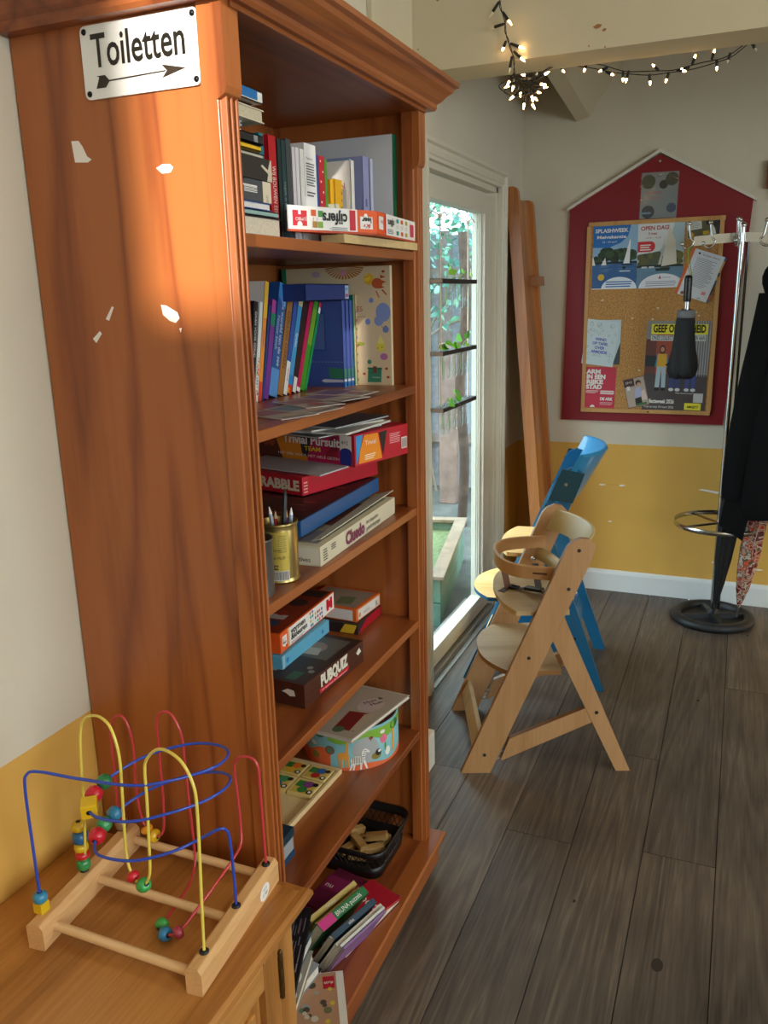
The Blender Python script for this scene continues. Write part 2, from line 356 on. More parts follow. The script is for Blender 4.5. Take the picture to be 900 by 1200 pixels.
# the leaf
ly0, ly1, gz0, gz1 = DY0+.035, DY1-.035, .118, 1.935
dr.box((fx0, ly1-.11, .04), (fx1, ly1, DZ-.035), TRIMW); dr.box((fx0, ly0, .04), (fx1, ly0+.05, DZ-.035), TRIMW)
dr.box((fx0, ly0+.05, gz1), (fx1, ly1-.11, DZ-.035), TRIMW); dr.box((fx0, ly0+.05, .04), (fx1, ly1-.11, gz0), TRIMW)
dr.box((-.05, ly0+.05, gz0), (-.03, ly0+.065, gz1), TRIMW)
for a in (0, 1, 2):
    dr.box((fx0-.0, ly1-.125-.004*a, gz0-.001), (-.035-.008*a, ly1-.11, gz1), TRIMW)
dr.box((-.16, DY0, -.02), (0, DY1, .03), mat('#8f8c85', .5, noise=.1)); 
dobj = struct('door_1', dr, .002)
MB().box((-.05, ly0+.03, gz0-.01), (-.045, ly1-.105, gz1+.01), glass('door_glass', (.93, .99, 1.0))).build('pane', dobj)['kind'] = 'structure'
MB().box((0, DY0+.0, 0), (.025, DY1+.12, .006), mat('#b9bcbc', .35, .7, noise=.08, scale=20)).build('threshold_strip', dobj, .001)['kind'] = 'structure'

# ---------------------------------------------------------------- garden behind the glass
struct('ground', MB().box((-9, -4, -.12), (-.125, 12, -.02), mat('#4a4e4a', .9, noise=.3, scale=6, bump=.5)))
def fence(name, label, p0, p1, h, bw=.12, gap=.002, col='#8f949c'):
    t = thing(name, label, 'fence', (p0[0], p0[1], -.03)); d = Vector((p1[0]-p0[0], p1[1]-p0[1], 0)); n = int(d.length/(bw+gap)); u = d.normalized(); v = Vector((-u.y, u.x, 0))
    mb = MB(); ms = [mat(c, .8, noise=.2, scale=25, bump=.3) for c in (col, '#8a807c', '#7d848c')]
    for i in range(n):
        a = u*(i*(bw+gap)); M = Matrix(((u.x, v.x, 0, a.x), (u.y, v.y, 0, a.y), (0, 0, 1, 0), (0, 0, 0, 1)))
        mb.box((0, 0, 0), (bw, .02, h+.02*math.sin(i*2.1)), ms[i % 3], M)
    mb.build('boards', t)
    for z in (.4, h-.35):
        M = Matrix(((u.x, v.x, 0, 0), (u.y, v.y, 0, 0), (0, 0, 1, z), (0, 0, 0, 1))); MB().box((0, -.04, 0), (d.length, 0, .08), ms[1], M).build('rail', t)
    k = 0
    while k*1.6 < d.length:
        a = u*(k*1.6+.2); M = Matrix(((u.x, v.x, 0, a.x), (u.y, v.y, 0, a.y), (0, 0, 1, 0), (0, 0, 0, 1)))
        MB().box((0, -.13, 0), (.1, -.04, h+.05), mat('#6a4f40', .8, noise=.2, scale=12, bump=.3), M).build('post', t, .004); k += 1
    return t
fence('board_fence', 'tall weathered grey board fence seen through the glazed door', (-3.2, 6.7), (-.2, 6.7), 2.1)
def leafy(name, label, cat, boxes, n, size, cols, stems, loc, group=None):
    t = thing(name, label, cat, loc, group=group); mb = MB(); ms = [mat(c, .5) for c in cols]; L = Vector(loc)
    for _ in range(n):
        b = random.choice(boxes); c = Vector([random.uniform(b[i], b[i+3]) for i in range(3)])-L
        M = Euler((random.uniform(-1.2, 1.2), random.uniform(-1.2, 1.2), random.uniform(0, 6.3))).to_matrix(); s_ = size*random.uniform(.6, 1.3)
        pts = [(0, -s_, 0), (s_*.55, -s_*.3, .1*s_), (s_*.4, s_*.5, 0), (0, s_, -.15*s_), (-s_*.4, s_*.5, 0), (-s_*.55, -s_*.3, .1*s_)]
        mb.add([c+M@Vector(p) for p in pts], [(0, 1, 2, 3, 4, 5)], random.choice(ms))
    mb.build('leaves', t)
    sb = MB()
    for st in stems: sb.tube(smooth_path([Vector(p)-L for p in st], 4), .012, mat('#7d7466', .8), 6)
    if stems: sb.build('stems', t)
    return t
leafy('climbing_plant', 'green climbing plant trailing over the top of the garden fence', 'plant', [(-3.0, 6.2, 1.3, -.4, 6.55, 2.9), (-2.4, 5.9, 1.8, -.6, 6.5, 3.0)], 2600, .034,
      ('#5a9a78', '#4a8a78', '#86b49a', '#6aa8a0'), [[(-2.2, 6.5, -.02), (-2.0, 6.5, 1.2), (-1.5, 6.45, 1.9), (-.9, 6.4, 2.5)], [(-1.2, 6.5, -.02), (-1.35, 6.5, 1.0), (-1.0, 6.45, 1.7), (-.7, 6.45, 2.1)], [(-1.7, 6.5, .9), (-1.1, 6.45, 1.35), (-.5, 6.45, 1.45)]], (-1.5, 6.5, -.02))
# raised planter box of green-painted planks
pt = thing('planter_box', 'low garden planter of faded green planks outside the door', 'planter', (-.74, 4.12, -.02), (0, 0, R(11.6)))
GP = mat('#52705c', .8, noise=.2, scale=14, bump=.3); BP = mat('#7d6d5a', .8, noise=.2, scale=14)
pl = MB()
for k in range(2):
    z = k*.125
    pl.box((-.45, -.55, z), (.45, -.52, z+.12), GP); pl.box((.42, -.52, z), (.45, .52, z+.12), GP); pl.box((-.45, .52, z), (.45, .55, z+.12), GP); pl.box((-.45, -.52, z), (-.42, .52, z+.12), GP)
pl.build('side_boards', pt, .003)
rim = MB(); rim.box((-.47, -.57, .25), (.47, -.50, .27), BP); rim.box((.40, -.50, .25), (.47, .50, .27), BP); rim.box((-.47, .50, .25), (.47, .57, .27), BP); rim.box((-.47, -.50, .25), (-.40, .50, .27), BP); rim.build('rim', pt, .003)
MB().box((-.42, -.52, .1), (.42, .52, .2), mat('#5a6a44', .95, noise=.4, scale=40, bump=.8)).build('soil', pt)
tag(MB().box((-.065, -.05, 0), (.065, .05, 1.25), mat('#7d6a60', .8, noise=.25, scale=12, bump=.3)).build('wooden_post', bevel=.006, loc=(-.97, 6.15, -.02)), 'broad reddish brown post standing before the garden fence', 'post')
tk = MB(); tk.tube(smooth_path([(0, 0, 0), (.02, .0, .5), (-.02, .02, 1.0), (.03, .0, 1.5), (.0, .03, 2.0)], 5), .035, mat('#4a3d34', .9, noise=.4, scale=20, bump=.8), 10); tag(tk.build('tree_trunk', loc=(-.66, 5.5, -.02)), 'thin dark tree trunk between planter and garden fence', 'tree')
dp = thing('downpipe', 'pale downpipe on the outside wall behind the glass', 'pipe', (-.55, 6.45, -.02))
MB().tube([(0, 0, 0), (0, 0, 2.6)], .045, mat('#8a8f90', .5), 14).build('pipe', dp)
for z in (.35, 1.0): MB().tube([(0, 0, z), (0, 0, z+.07)], .058, mat('#9aa0a0', .5), 14).build('collar', dp)
tp = MB(); BL = mat('#2a66a0', .5)
random.seed(3); rr = []
for i in range(7):
    z = i/6; rr.append([Vector((math.cos(a)*(.07-.045*z+.01*math.sin(3*a+i)), math.sin(a)*(.06-.035*z+.01*math.cos(4*a)), z*.2)) for a in [2*PI*k/14 for k in range(14)]])
tp.loft(rr, BL); tag(tp.build('blue_sack', loc=(-.215, 3.42, -.02)), 'small blue plastic sack on the ground just outside the door', 'sack')
# ================================================================ bookcase
SH = {1: 1.68, 2: 1.375, 3: 1.075, 4: .775, 5: .462, 6: .125}
X0, XF, Y0, Y1 = .004, .377, 1.10, 1.905
bc = thing('bookcase', 'tall stained pine bookcase full of books and games, sign on its side', 'bookcase', (0, 1.10, 0))
O = Vector((0, 1.10, 0))
def bcb(name, *boxes, m=W_CASE_Z, bevel=.0015, **k):
    mb = MB()
    for a, b in boxes: mb.box(Vector(a)-O, Vector(b)-O, m)
    return mb.build(name, bc, bevel, **k)
sp = MB(); sp.box((X0, 0, .12), (.362, .02, 2.0), W_CASE_Z)
# scraps of paper left where posters were torn off
sfr = Fr((0, 0, 0), (1, 0, 0), (0, 0, 1)); SCR = mat('#e9e3dd', .8)
def scrap(pts, m=SCR):
    ps = [at(a, b, y=1.0995) for a, b in pts]; sp.poly([(p.x, p.z) for p in ps][::-1], sfr, m, .0006)
scrap([(83.5, 165.5), (92, 165), (97, 172), (102, 183), (107.5, 187), (103, 190.5), (88, 190.5)])
scrap([(183, 197), (190, 192.5), (199, 192.2), (203, 196), (200, 202), (190, 203.5)])
scrap([(188.5, 357), (195, 358), (208, 366), (210.5, 373), (206, 378.5), (199, 376), (191, 369)])
scrap([(124, 374), (131, 359), (133.5, 360), (128, 376)]); scrap([(109, 397), (117, 388), (119.5, 391), (113, 402)]); scrap([(210, 385), (213, 384), (212, 390)])
sp.build('side_panel', bc, 0)
bcb('side_panel', ((X0, 1.885, .12), (.362, 1.905, 2.0)))
bcb('back_panel', ((X0, 1.12, .12), (X0+.014, 1.885, 1.99)))
# fluted front stiles with their moulded outer edge and a small capital block
for i, (ya, yb) in enumerate(((1.094, 1.140), (1.866, 1.911))):
    mb = MB(); n = 7; w = yb-ya; out = [(.352, 0)]
    for j in range(n): out += [(.379 if j % 2 == 0 else .3885, w*(j+.12)/n), (.379 if j % 2 == 0 else .3885, w*(j+.88)/n)]
    out += [(.352, w)]
    mb.prism([(a, b) for a, b in out][::1], Fr((0, ya-1.10, 1.99), (1, 0, 0), (0, 1, 0)), 1.865, W_CASE_Z)
    mb.build('stile', bc, .0012)
    cp = MB(); cp.prism([(.377, 0), (.395, 0), (.395, -.112), (.392, -.122), (.377, -.130)], Fr((0, ya-1.10-.001, 1.985), (1, 0, 0), (0, 0, 1)), (w-.005), W_CASE_Z); cp.build('capital_block', bc, .002)
bcb('top_board', ((X0, 1.11, 1.975), (.40, 1.9, 1.998)), m=W_CASE_Y)
for k in (1, 2, 3, 4, 5):
    z = SH[k]; bcb('shelf', ((X0+.014, 1.12, z-.02), (XF, 1.885, z)), m=W_CASE_Y, bevel=.002)
pb = MB()
pb.box(Vector((X0, 1.075, .03))-O, Vector((.405, 1.93, .105))-O, W_CASE_Y)
pb.sweep([Vector((X0, 1.062, .105))-O, Vector((.425, 1.062, .105))-O, Vector((.425, 1.935, .105))-O, Vector((X0, 1.935, .105))-O], [(-.05, 0), (-.006, 0), (0, .005), (0, .015), (-.004, .02), (-.05, .02)], W_CASE_Y)
pb.box(Vector((X0+.04, 1.112, .10))-O, Vector((.3755, 1.885, .1249))-O, W_CASE_Y)
pb.box(Vector((X0+.0, 1.09, 0))-O, Vector((.38, 1.11, .03))-O, W_CASE_Y); pb.box(Vector((X0, 1.895, 0))-O, Vector((.38, 1.915, .03))-O, W_CASE_Y); pb.box(Vector((.36, 1.09, 0))-O, Vector((.38, 1.915, .03))-O, W_CASE_Y)
pb.build('plinth', bc, .001)
cor = MB()
cprof2 = [(-.045, 0), (.018, 0), (.022, .006), (.022, .014), (.030, .020), (.040, .032), (.050, .040), (.054, .048), (.062, .052), (.062, .062), (-.045, .062)]
cor.sweep([Vector((X0, 1.094, 1.982))-O, Vector((.392, 1.094, 1.982))-O, Vector((.392, 1.911, 1.982))-O, Vector((X0, 1.911, 1.982))-O], cprof2, W_CASE_Y)
cor.box(Vector((X0+.01, 1.12, 2.02))-O, Vector((.36, 1.88, 2.04))-O, W_CASE_Y)
cor.build('cornice', bc, 0)

# enamel sign
sg = thing('enamel_sign', 'white enamel sign reading Toiletten with an arrow, on the bookcase side', 'sign', (.249, 1.0995, 1.928))
EN = mat('#e8e9e8', .12, coat=.6); INK = mat('#17140f', .3); ARR = mat('#2b2118', .35)
mb = MB(); w, h, r = .104, .05, .009
pts = []
for cx, cy, a0 in ((w-r, h-r, 0), (-w+r, h-r, 90), (-w+r, -h+r, 180), (w-r, -h+r, 270)):
    pts += [(cx+r*math.cos(R(a0+a)), cy+r*math.sin(R(a0+a))) for a in range(0, 91, 15)]
f = Fr((0, -.004, 0), (1, 0, 0), (0, 0, 1)); mb.prism(pts, f, .0035, EN)
mb.build('plate', sg, .0012)
lt = MB(); lt.text(f, 'Toiletten', -.085, -.007, .046, INK, w=.166, bold=.014, lift=.0006)
lt.poly([(-.075, -.021), (-.082, -.036), (-.064, -.036), (-.056, -.0275), (-.064, -.019), (-.08, -.019)][::-1], f, ARR, .0006)
lt.poly([(-.060, -.0285), (.045, -.0265), (.045, -.0245), (-.060, -.0265)], f, ARR, .0006)
lt.poly([(.038, -.0345), (.080, -.0255), (.038, -.0165), (.047, -.0255)], f, ARR, .0007); lt.build('lettering', sg)
for sx in (-1, 1):
    for sz in (-1, 1): MB().lathe([(.0045, 0), (.004, .0015), (.002, .0025)], T(sx*(w-.008), -.004, sz*(h-.008))@RX_(90), mat('#26282a', .3, .8), 12).build('screw', sg)

# ================================================================ sideboard (oak) under the bead maze
sb = thing('sideboard', 'oak sideboard with panelled door and brass hinge, bead maze on top', 'sideboard', (0, .6, 0))
def q(a): return Vector(a)-Vector((0, .6, 0))
top = MB(); top.sweep([q((.02, .15, .575)), q((.478, .15, .575)), q((.478, 1.074, .575)), q((.02, 1.074, .575))], [(-.03, -.003), (-.012, -.003), (-.004, .004), (0, .012), (-.001, .02), (-.007, .025), (-.03, .025)], W_OAK)
top.box(q((.004, .15, .574)), q((.46, 1.057, .6)), W_OAK); top.build('top', sb, 0)
MB().box(q((.006, .2, .06)), q((.425, .22, .572)), W_OAKZ).box(q((.006, 1.03, .06)), q((.425, 1.05, .572)), W_OAKZ).box(q((.006, .22, .06)), q((.016, 1.03, .572)), W_OAKZ).build('carcass', sb, .001)
fr_ = MB(); fr_.box(q((.425, 1.0, .05)), q((.445, 1.05, .572)), W_OAKZ).box(q((.425, .2, .05)), q((.445, .25, .572)), W_OAKZ).box(q((.425, .25, .54)), q((.445, 1.0, .572)), W_OAK).box(q((.425, .25, .05)), q((.445, 1.0, .09)), W_OAK).box(q((.425, .61, .09)), q((.445, .65, .54)), W_OAKZ); fr_.build('face_frame', sb, .0015)
for ya, yb in ((.25, .61), (.65, 1.0)):
    d = MB(); x0, x1 = .428, .449
    d.box(q((x0, ya+.002, .092)), q((x1, ya+.05, .538)), W_OAKZ).box(q((x0, yb-.05, .092)), q((x1, yb-.002, .538)), W_OAKZ).box(q((x0, ya+.05, .488)), q((x1, yb-.05, .538)), W_OAK).box(q((x0, ya+.05, .092)), q((x1, yb-.05, .14)), W_OAK)
    d.box(q((x0, ya+.05, .14)), q((x1-.012, yb-.05, .488)), W_OAKZ)
    c = Vector(((x0+x1)/2-.001, (ya+yb)/2, .314)); 
    d.box(q((x0, ya+.075, .165)), q((x1-.005, yb-.075, .463)), W_OAKZ)
    o = d.build('door', sb, .003)
    hg = MB(); hy = yb-.004; prof = [(.002, 0), (.0045, .003), (.0045, .006), (.003, .009), (.0045, .012), (.0045, .03), (.0035, .032), (.0045, .034), (.0045, .06), (.0035, .062), (.0045, .064), (.0045, .084), (.003, .087), (.0045, .09), (.0045, .094), (.002, .098)]
    hg.lathe(prof, T(.4525, hy-.6, .43), mat('#5c4526', .45, .8), 12); hg.build('hinge', o)
    MB().sphere(q((.464, ya+.03, .33)), .013, mat('#6b4c28', .4, .7)).tube([q((.448, ya+.03, .33)), q((.462, ya+.03, .33))], .005, mat('#6b4c28', .4, .7)).build('knob', o)
for ya in (.2, .99): MB().box(q((.385, ya, 0)), q((.44, ya+.05, .06)), W_OAKZ).box(q((.01, ya, 0)), q((.06, ya+.05, .06)), W_OAKZ).build('foot', sb, .003)

# ================================================================ bead maze
bmz = thing('bead_maze', 'wooden bead maze toy with looping blue, yellow and red wires', 'toy', (.28, .93, .6))
Z0 = Vector((.28, .93, .6))
def rail(a, b, w, name, sticker=False):
    a, b = Vector(a), Vector(b); d = (b-a).normalized(); s_ = Vector((d.y, -d.x, 0)); mb = MB(); L_ = (b-a).length
    # bevelled top edge with the long scooped chamfer
    pr = [(-w/2, 0), (w/2, 0), (w/2, .037), (w/2-.006, .045), (-w/2+.004, .045), (-w/2, .041)]
    rings = []
    for t, k in ((0, 0), (.12, 0), (.2, 1), (.8, 1), (.88, 0), (1, 0)):
        p = a+d*L_*t-Z0; rings.append([p+s_*u+Vector((0, 0, z-(0 if z < .01 else (0 if z < .044 else 0)))) if not (k and z in (.037,)) else p+s_*u+Vector((0, 0, .033)) for u, z in pr])
    mb.loft(rings, W_BEECH, smooth=False)
    if sticker:
        fr = Fr(b-Z0+s_*(w/2)-d*.055+Vector((0, 0, .02)), d, (0, 0, 1)); mb.disc(fr, .0, 0, .017, mat('#f0efeb', .5), .0005, ry=.0145, n=24)
        mb.text(fr, '13 9', -.006, .003, .005, INK, maxw=.014, lift=.0009); mb.text(fr, '2 MEI', -.009, -.006, .0055, INK, maxw=.018, lift=.0009)
    return mb.build(name, bmz, .0015)
rail((.4235, .806, .6), (.4015, 1.066, .6), .027, 'side_rail', True)
rail((.139, .789, .6), (.110, 1.058, .6), .030, 'side_rail')
for y in (.822, .935, 1.045):
    a = Vector((.139-.029*(y-.789)/.27, y, .622)); b = Vector((.4235-.022*(y-.806)/.26, y+.0, .622)); MB().tube([a-Z0, b-Z0], .0075, W_BEECHX, 14).build('dowel', bmz)
def px8(x, y): return x*.4222, 800+y*.4222
def wire(name, pts, col):
    sm = smooth_path(pts, 7); MB().tube([p-Z0 for p in sm], .0024, mat(col, .3, coat=.4), 10).build(name, bmz); return sm
def bead(p, d, r, col, sq=.8, cube=False):
    mb = MB(); m_ = mat(col, .35, coat=.4); M = T(*(Vector(p)-Z0))@aim(d)
    if cube: mb.box((-r, -r, -r), (r, r, r), m_, M); mb.tube([M@Vector((0, 0, -r-.0004)), M@Vector((0, 0, r+.0004))], .0045, BLACK, 12)
    else:
        pr = [(.0035, -r*sq), (r*.6, -r*sq), (r*.93, -r*sq*.6), (r, 0), (r*.93, r*sq*.6), (r*.6, r*sq), (.0035, r*sq)]
        mb.lathe(pr, M, m_, 18); mb.tube([M@Vector((0, 0, -r*sq-.0003)), M@Vector((0, 0, r*sq+.0003))], .0042, BLACK, 12)
    return mb.build('bead', bmz, .0012 if cube else 0)
def plug(p): MB().lathe([(.0075, 0), (.0075, .002), (.005, .004), (.003, .004)], T(*(Vector(p)-Z0)), BLACK, 16).build('plug', bmz)
zt = .645
# blue spiral
E_ = lambda a, z: Vector((.293+.094*math.cos(R(a)), .932+.078*math.sin(R(a))+.038*math.cos(R(a)), z))
blue = [Vector((.127, .819, zt)), Vector((.127, .819, .75)), Vector((.1275, .82, .862)), Vector((.134, .822, .890)), Vector((.155, .828, .895)), Vector((.21, .842, .888))]
blue += [E_(a, z) for a, z in ((-85, 0.887), (-55, 0.886), (-25, 0.884), (0, 0.881), (30, 0.878), (60, 0.875), (90, 0.871), (125, 0.860), (155, 0.846), (180, 0.836), (210, 0.827), (235, 0.825), (270, 0.826), (300, 0.832), (330, 0.834), (0, 0.834), (30, 0.831), (60, 0.824), (90, 0.814), (125, 0.798), (155, 0.780), (180, 0.767), (210, 0.757), (235, 0.756), (270, 0.758), (300, 0.765), (322, 0.772))]
blue += [Vector((.398, .928, .79)), Vector((.407, .937, .785)), Vector((.410, .94, .765)), Vector((.4115, .941, .70)), Vector((.4115, .941, zt))]
bs = wire('blue_wire', blue, '#2447b4'); plug((.4115, .941, zt)); plug((.127, .819, zt))
bead((.127, .819, zt+.009), (0, 0, 1), .009, '#d9b21c', cube=True); bead((.127, .819, zt+.026), (0, 0, 1), .0115, '#2b86b0', .75)
def bead_on(sm, i, *a, **k):
    p, d = sm[i], (sm[i+1]-sm[i-1]); bead(p, d, *a, **k)
def near(sm, px, py, lo=0, hi=None):
    best = None
    for i in range(max(1, lo), (hi or len(sm))-1):
        v = sm[i]-CAM; zc = v.dot(FX); e = (450+F*v.dot(RX)/zc-px)**2+(600-F*v.dot(UX)/zc-py)**2
        if best is None or e < best[0]: best = (e, i)
    return best[1]
nb = len(bs); a1, a2 = int(nb*.38), int(nb*.62)
i1 = near(bs, 104, 929, int(nb*.33), int(nb*.6)); 
bead_on(bs, i1, .0135, '#c9152c'); bead_on(bs, i1-5, .0125, '#1f7a45'); bead_on(bs, i1+5, .0122, '#e0b61c', cube=True)
i2 = near(bs, 118, 960, int(nb*.62), int(nb*.9))
bead_on(bs, i2+4, .0138, '#c9152c'); bead_on(bs, i2, .0125, '#2f8f52'); bead_on(bs, i2-4, .0125, '#2b7fa8')
# yellow wire runs on the diagonal between its two posts
def dg(x, y):
    px, py = px8(x, y); d = (RX*((px-450)/F)-UX*((py-600)/F)+FX); A = Vector((.121, .921, 0)); n_ = Vector((.08, .295, 0))
    return CAM+d*((A-CAM).dot(n_)/d.dot(n_))
yl = [Vector((.121, .921, zt)), dg(235, 400), dg(224, 200), dg(224, 130), dg(233, 103), dg(252, 92), dg(280, 97), dg(308, 128), dg(330, 200), dg(338, 290), dg(344, 390), dg(350, 470), dg(362, 522), dg(380, 552), dg(397, 562), dg(410, 548), dg(416, 520), dg(413, 440), dg(408, 330), dg(402, 250), dg(406, 215), dg(432, 187), dg(465, 190), dg(505, 222), dg(535, 280), dg(546, 340), dg(554, 480), dg(560, 620), Vector((.4195, .841, zt))]
ys = wire('yellow_wire', yl, '#e5d35e'); plug((.121, .921, zt)); plug((.4195, .841, zt))
z = zt+.003
for col, h_, r in (('#2c8a4b', .021, .0122), ('#c41a28', .014, .0122), ('#d9b21c', .016, .0122), ('#1b5c8c', .023, .0138), ('#d9b21c', .018, .0122)):
    bead((.121, .921, z+h_/2), (0, 0, 1), r, col, h_/2/r); z += h_
i3 = near(ys, 156, 1030); bead_on(ys, i3-1, .0105, '#c9152c', .7); i4 = near(ys, 168, 1037); bead_on(ys, i4+1, .0115, '#2fa04f', .85)
# red wire
def rd(x, y, Y=1.043): return at(*px8(x, y), y=Y)
rl = [Vector((.1045, 1.036, zt)), rd(330, 380), rd(318, 250), rd(308, 150), rd(312, 108), rd(325, 91), rd(345, 100), rd(362, 140), rd(371, 190), rd(378, 290), rd(388, 355), rd(403, 398), rd(420, 420), rd(440, 425), rd(454, 405), rd(453, 330), rd(444, 220), rd(435, 120), rd(440, 90), rd(458, 80), rd(480, 95), rd(503, 145), rd(512, 210), rd(522, 310), rd(535, 420, 1.04), rd(541, 500, 1.03), rd(525, 560, .99), rd(490, 615, .94), rd(462, 655, .905), rd(446, 682, .887), rd(462, 699, .876), rd(495, 693, .88), rd(535, 645, .91), rd(590, 570, .96), rd(640, 500, 1.01), rd(668, 450, 1.03), rd(668, 400, 1.04), rd(660, 320), rd(650, 235), rd(660, 210), rd(680, 205), rd(703, 213), rd(717, 240), rd(722, 300), rd(730, 400), Vector((.404, 1.046, zt))]
rs_ = wire('red_wire', rl, '#c23a44'); plug((.404, 1.046, zt)); plug((.1045, 1.036, zt))
bead((.1045, 1.036, zt+.012), (0, 0, 1), .012, '#8a6a4a', .9); bead((.1045, 1.036, zt+.029), (0, 0, 1), .0105, '#8a1a24', .7)
i = near(rs_, 173, 973); bead_on(rs_, i-1, .0115, '#e0901c', .6); i = near(rs_, 181, 977); bead_on(rs_, i+1, .0125, '#e0b020', .6)
i = near(rs_, 187.5, 1084); bead_on(rs_, i-1, .0115, '#3aa04c', .75); i = near(rs_, 193, 1094); bead_on(rs_, i+1, .0115, '#2583bd', .75); i = near(rs_, 209, 1093); bead_on(rs_, i, .0105, '#a8364e', .65)
# ================================================================ things on the shelves
def stand_book(label, loc, size, cover, spine=None, lean=0, rz=0, deco=None, group=None, name='book', cat='book', rough=.45, leany=0):
    """upright book: spine faces +x, (thickness on y, depth back along -x)"""
    d, t, h = size; o = thing(name, label, cat, loc, (R(-lean), R(leany), R(rz)), group)
    c = mat(cover, rough); s_ = mat(spine or cover, rough); mb = MB(); k = min(.0018, t*.2)
    mb.box((-d, 0, 0), (-.0005, k, h), c).box((-d, t-k, 0), (-.0005, t, h), c).box((-.0018, 0, 0), (0, t, h), s_)
    if deco: deco(mb, Fr((0, 0, 0), (0, 1, 0), (0, 0, 1)), Fr((0, 0, h), (0, 0, -1), (0, 1, 0)), Fr((-d, 0, 0), (1, 0, 0), (0, 0, 1)), t, h, d)
    mb.build('cover', o)
    MB().box((-d+.004, k, .003), (-.0018, t-k, h-.003), PAGES).build('pages', o); return o
def flat_book(label, loc, size, cover, pages='#cfc4ad', rz=0, tilt=(0, 0), deco=None, group=None, name='book', cat='book', spine_side=None, curl=0):
    """lying book: size = (x, y, thickness); origin at its middle underside"""
    a, b, t = size; o = thing(name, label, cat, loc, (R(tilt[0]), R(tilt[1]), R(rz)), group); c = mat(cover, .45); k = min(.0016, t*.22)
    mb = MB().box((-a/2, -b/2, 0), (a/2, b/2, k), c).box((-a/2, -b/2, t-k), (a/2, b/2, t), c)
    if spine_side == 'x': mb.box((a/2-.0015, -b/2, 0), (a/2, b/2, t), c)
    if spine_side == 'y': mb.box((-a/2, -b/2, 0), (a/2, -b/2+.0015, t), c)
    if deco: deco(mb, Fr((-a/2, -b/2, t), (1, 0, 0), (0, 1, 0)), Fr((a/2, -b/2, 0), (0, 1, 0), (0, 0, 1)), a, b, t)
    mb.build('cover', o); MB().box((-a/2+.002, -b/2+.002, k), (a/2-.0025, b/2-.002, t-k), mat(pages, .85, noise=.12, scale=300)).build('pages', o); return o
def vtext(s, col, h, off=.01, lift=.0005, mx=.9):
    def f(mb, F0, FV, FS, t, h_, d): mb.text(FV, s, off, t/2-h*.36, h, mat(col, .5), maxw=h_*mx-off, lift=lift)
    return f
z1 = SH[1]; GS = 'books stacked flat on the top shelf'
def ends(col, s, sc, h):
    def f(mb, FT, FX_, a, b, t): mb.text(FX_, s, b*.25, t*.3, h, mat(sc, .5), maxw=b*.6, lift=.0004)
    return f
flat_book('thick dark-covered book with cream pages, lowest of the top-shelf stack', (.235, 1.232, z1), (.2, .205, .034), '#241c1c', '#d2c7b3', group=GS, spine_side=None)
flat_book('pale teal booklet second from bottom of the top-shelf stack', (.238, 1.222, z1+.0345), (.2, .20, .009), '#8fb0ae', '#a9bcb8', group=GS, spine_side='x')
flat_book('thin white and blue booklet under the grey book in the stack', (.238, 1.212, z1+.044), (.2, .175, .012), '#34508c', '#d9d5d2', group=GS)
def greyd(mb, FT, FX_, a, b, t):
    mb.rect(FX_, .0, 0, b-.02, t, mat('#474b50', .5)); mb.rect(FX_, b-.027, .0, b, t, mat('#d8cdb4', .6), .0006); mb.poly([(.06, 0), (.10, t), (.07, t)], FX_, mat('#2b2d33', .5), .0006)
    mb.rect(FX_, .085, .022, .135, .024, WHITE, .0008); mb.rect(FX_, .085, .012, .09, .024, WHITE, .0008)
    for i in range(4): mb.rect(FX_, .095, .013+.0025*i, .135, .0142+.0025*i, WHITE, .0008)
    mb.text(FX_, '17+02', b-.019, .012, .006, INK, maxw=.014, rot=R(-80), lift=.0009)
flat_book('thick grey comic book with pale label in the top-shelf stack', (.238, 1.21, z1+.0565), (.2, .18, .033), '#474b50', group=GS, spine_side='x', deco=greyd)
def torn(mb, FT, FX_, a, b, t):
    mb.rect(FX_, 0, 0, b, t, mat('#2b2622', .7)); mb.poly([(b-.004, t), (b, t), (b, 0), (b-.016, 0), (b-.012, .012), (b-.034, .022), (b-.03, .0245), (b-.012, .018)], FX_, mat('#c9bfa8', .7), .0006)
flat_book('black book with a torn pale spine in the top-shelf stack', (.24, 1.212, z1+.0902), (.2, .18, .034), '#2b2622', group=GS, spine_side='x', deco=torn)
flat_book('thin black notebook with ragged pages in the top-shelf stack', (.236, 1.205, z1+.1245), (.2, .17, .0075), '#1d1715', group=GS)
flat_book('small yellow booklet sticking out of the top-shelf stack', (.244, 1.188, z1+.1325), (.2, .155, .0085), '#e2b322', '#e2b322', group=GS, spine_side='x', deco=ends('', '✱', '#3d6d2c', .005))
flat_book('teal booklet above the yellow one in the top-shelf stack', (.22, 1.2, z1+.1415), (.18, .16, .004), '#13616b', group=GS, spine_side='x')
flat_book('black disc case with pale printed end in the top-shelf stack', (.236, 1.2, z1+.146), (.2, .175, .014), '#1b1d20', '#35383c', group=GS, spine_side='x', deco=lambda mb, FT, FX_, a, b, t: mb.rect(FX_, b-.03, .002, b-.018, t-.002, mat('#8c9093', .5), .0006))
flat_book('thin green booklet in the upper half of the top-shelf stack', (.23, 1.19, z1+.1605), (.18, .16, .004), '#3d7d64', group=GS)
flat_book('thin white notepad lying directly on the green booklet', (.23, 1.175, z1+.165), (.18, .145, .007), '#d8d6dd', '#d8d6dd', group=GS)
flat_book('thin white notepad with a dark clasp, under the cream bundle', (.23, 1.176, z1+.1725), (.18, .15, .0065), '#d8d6dd', '#c9c7d0', group=GS)
flat_book('bundle of crumpled cream paper with no visible cover, near stack top', (.237, 1.202, z1+.1795), (.2, .18, .02), '#d8cdb6', '#c2b79c', group=GS)
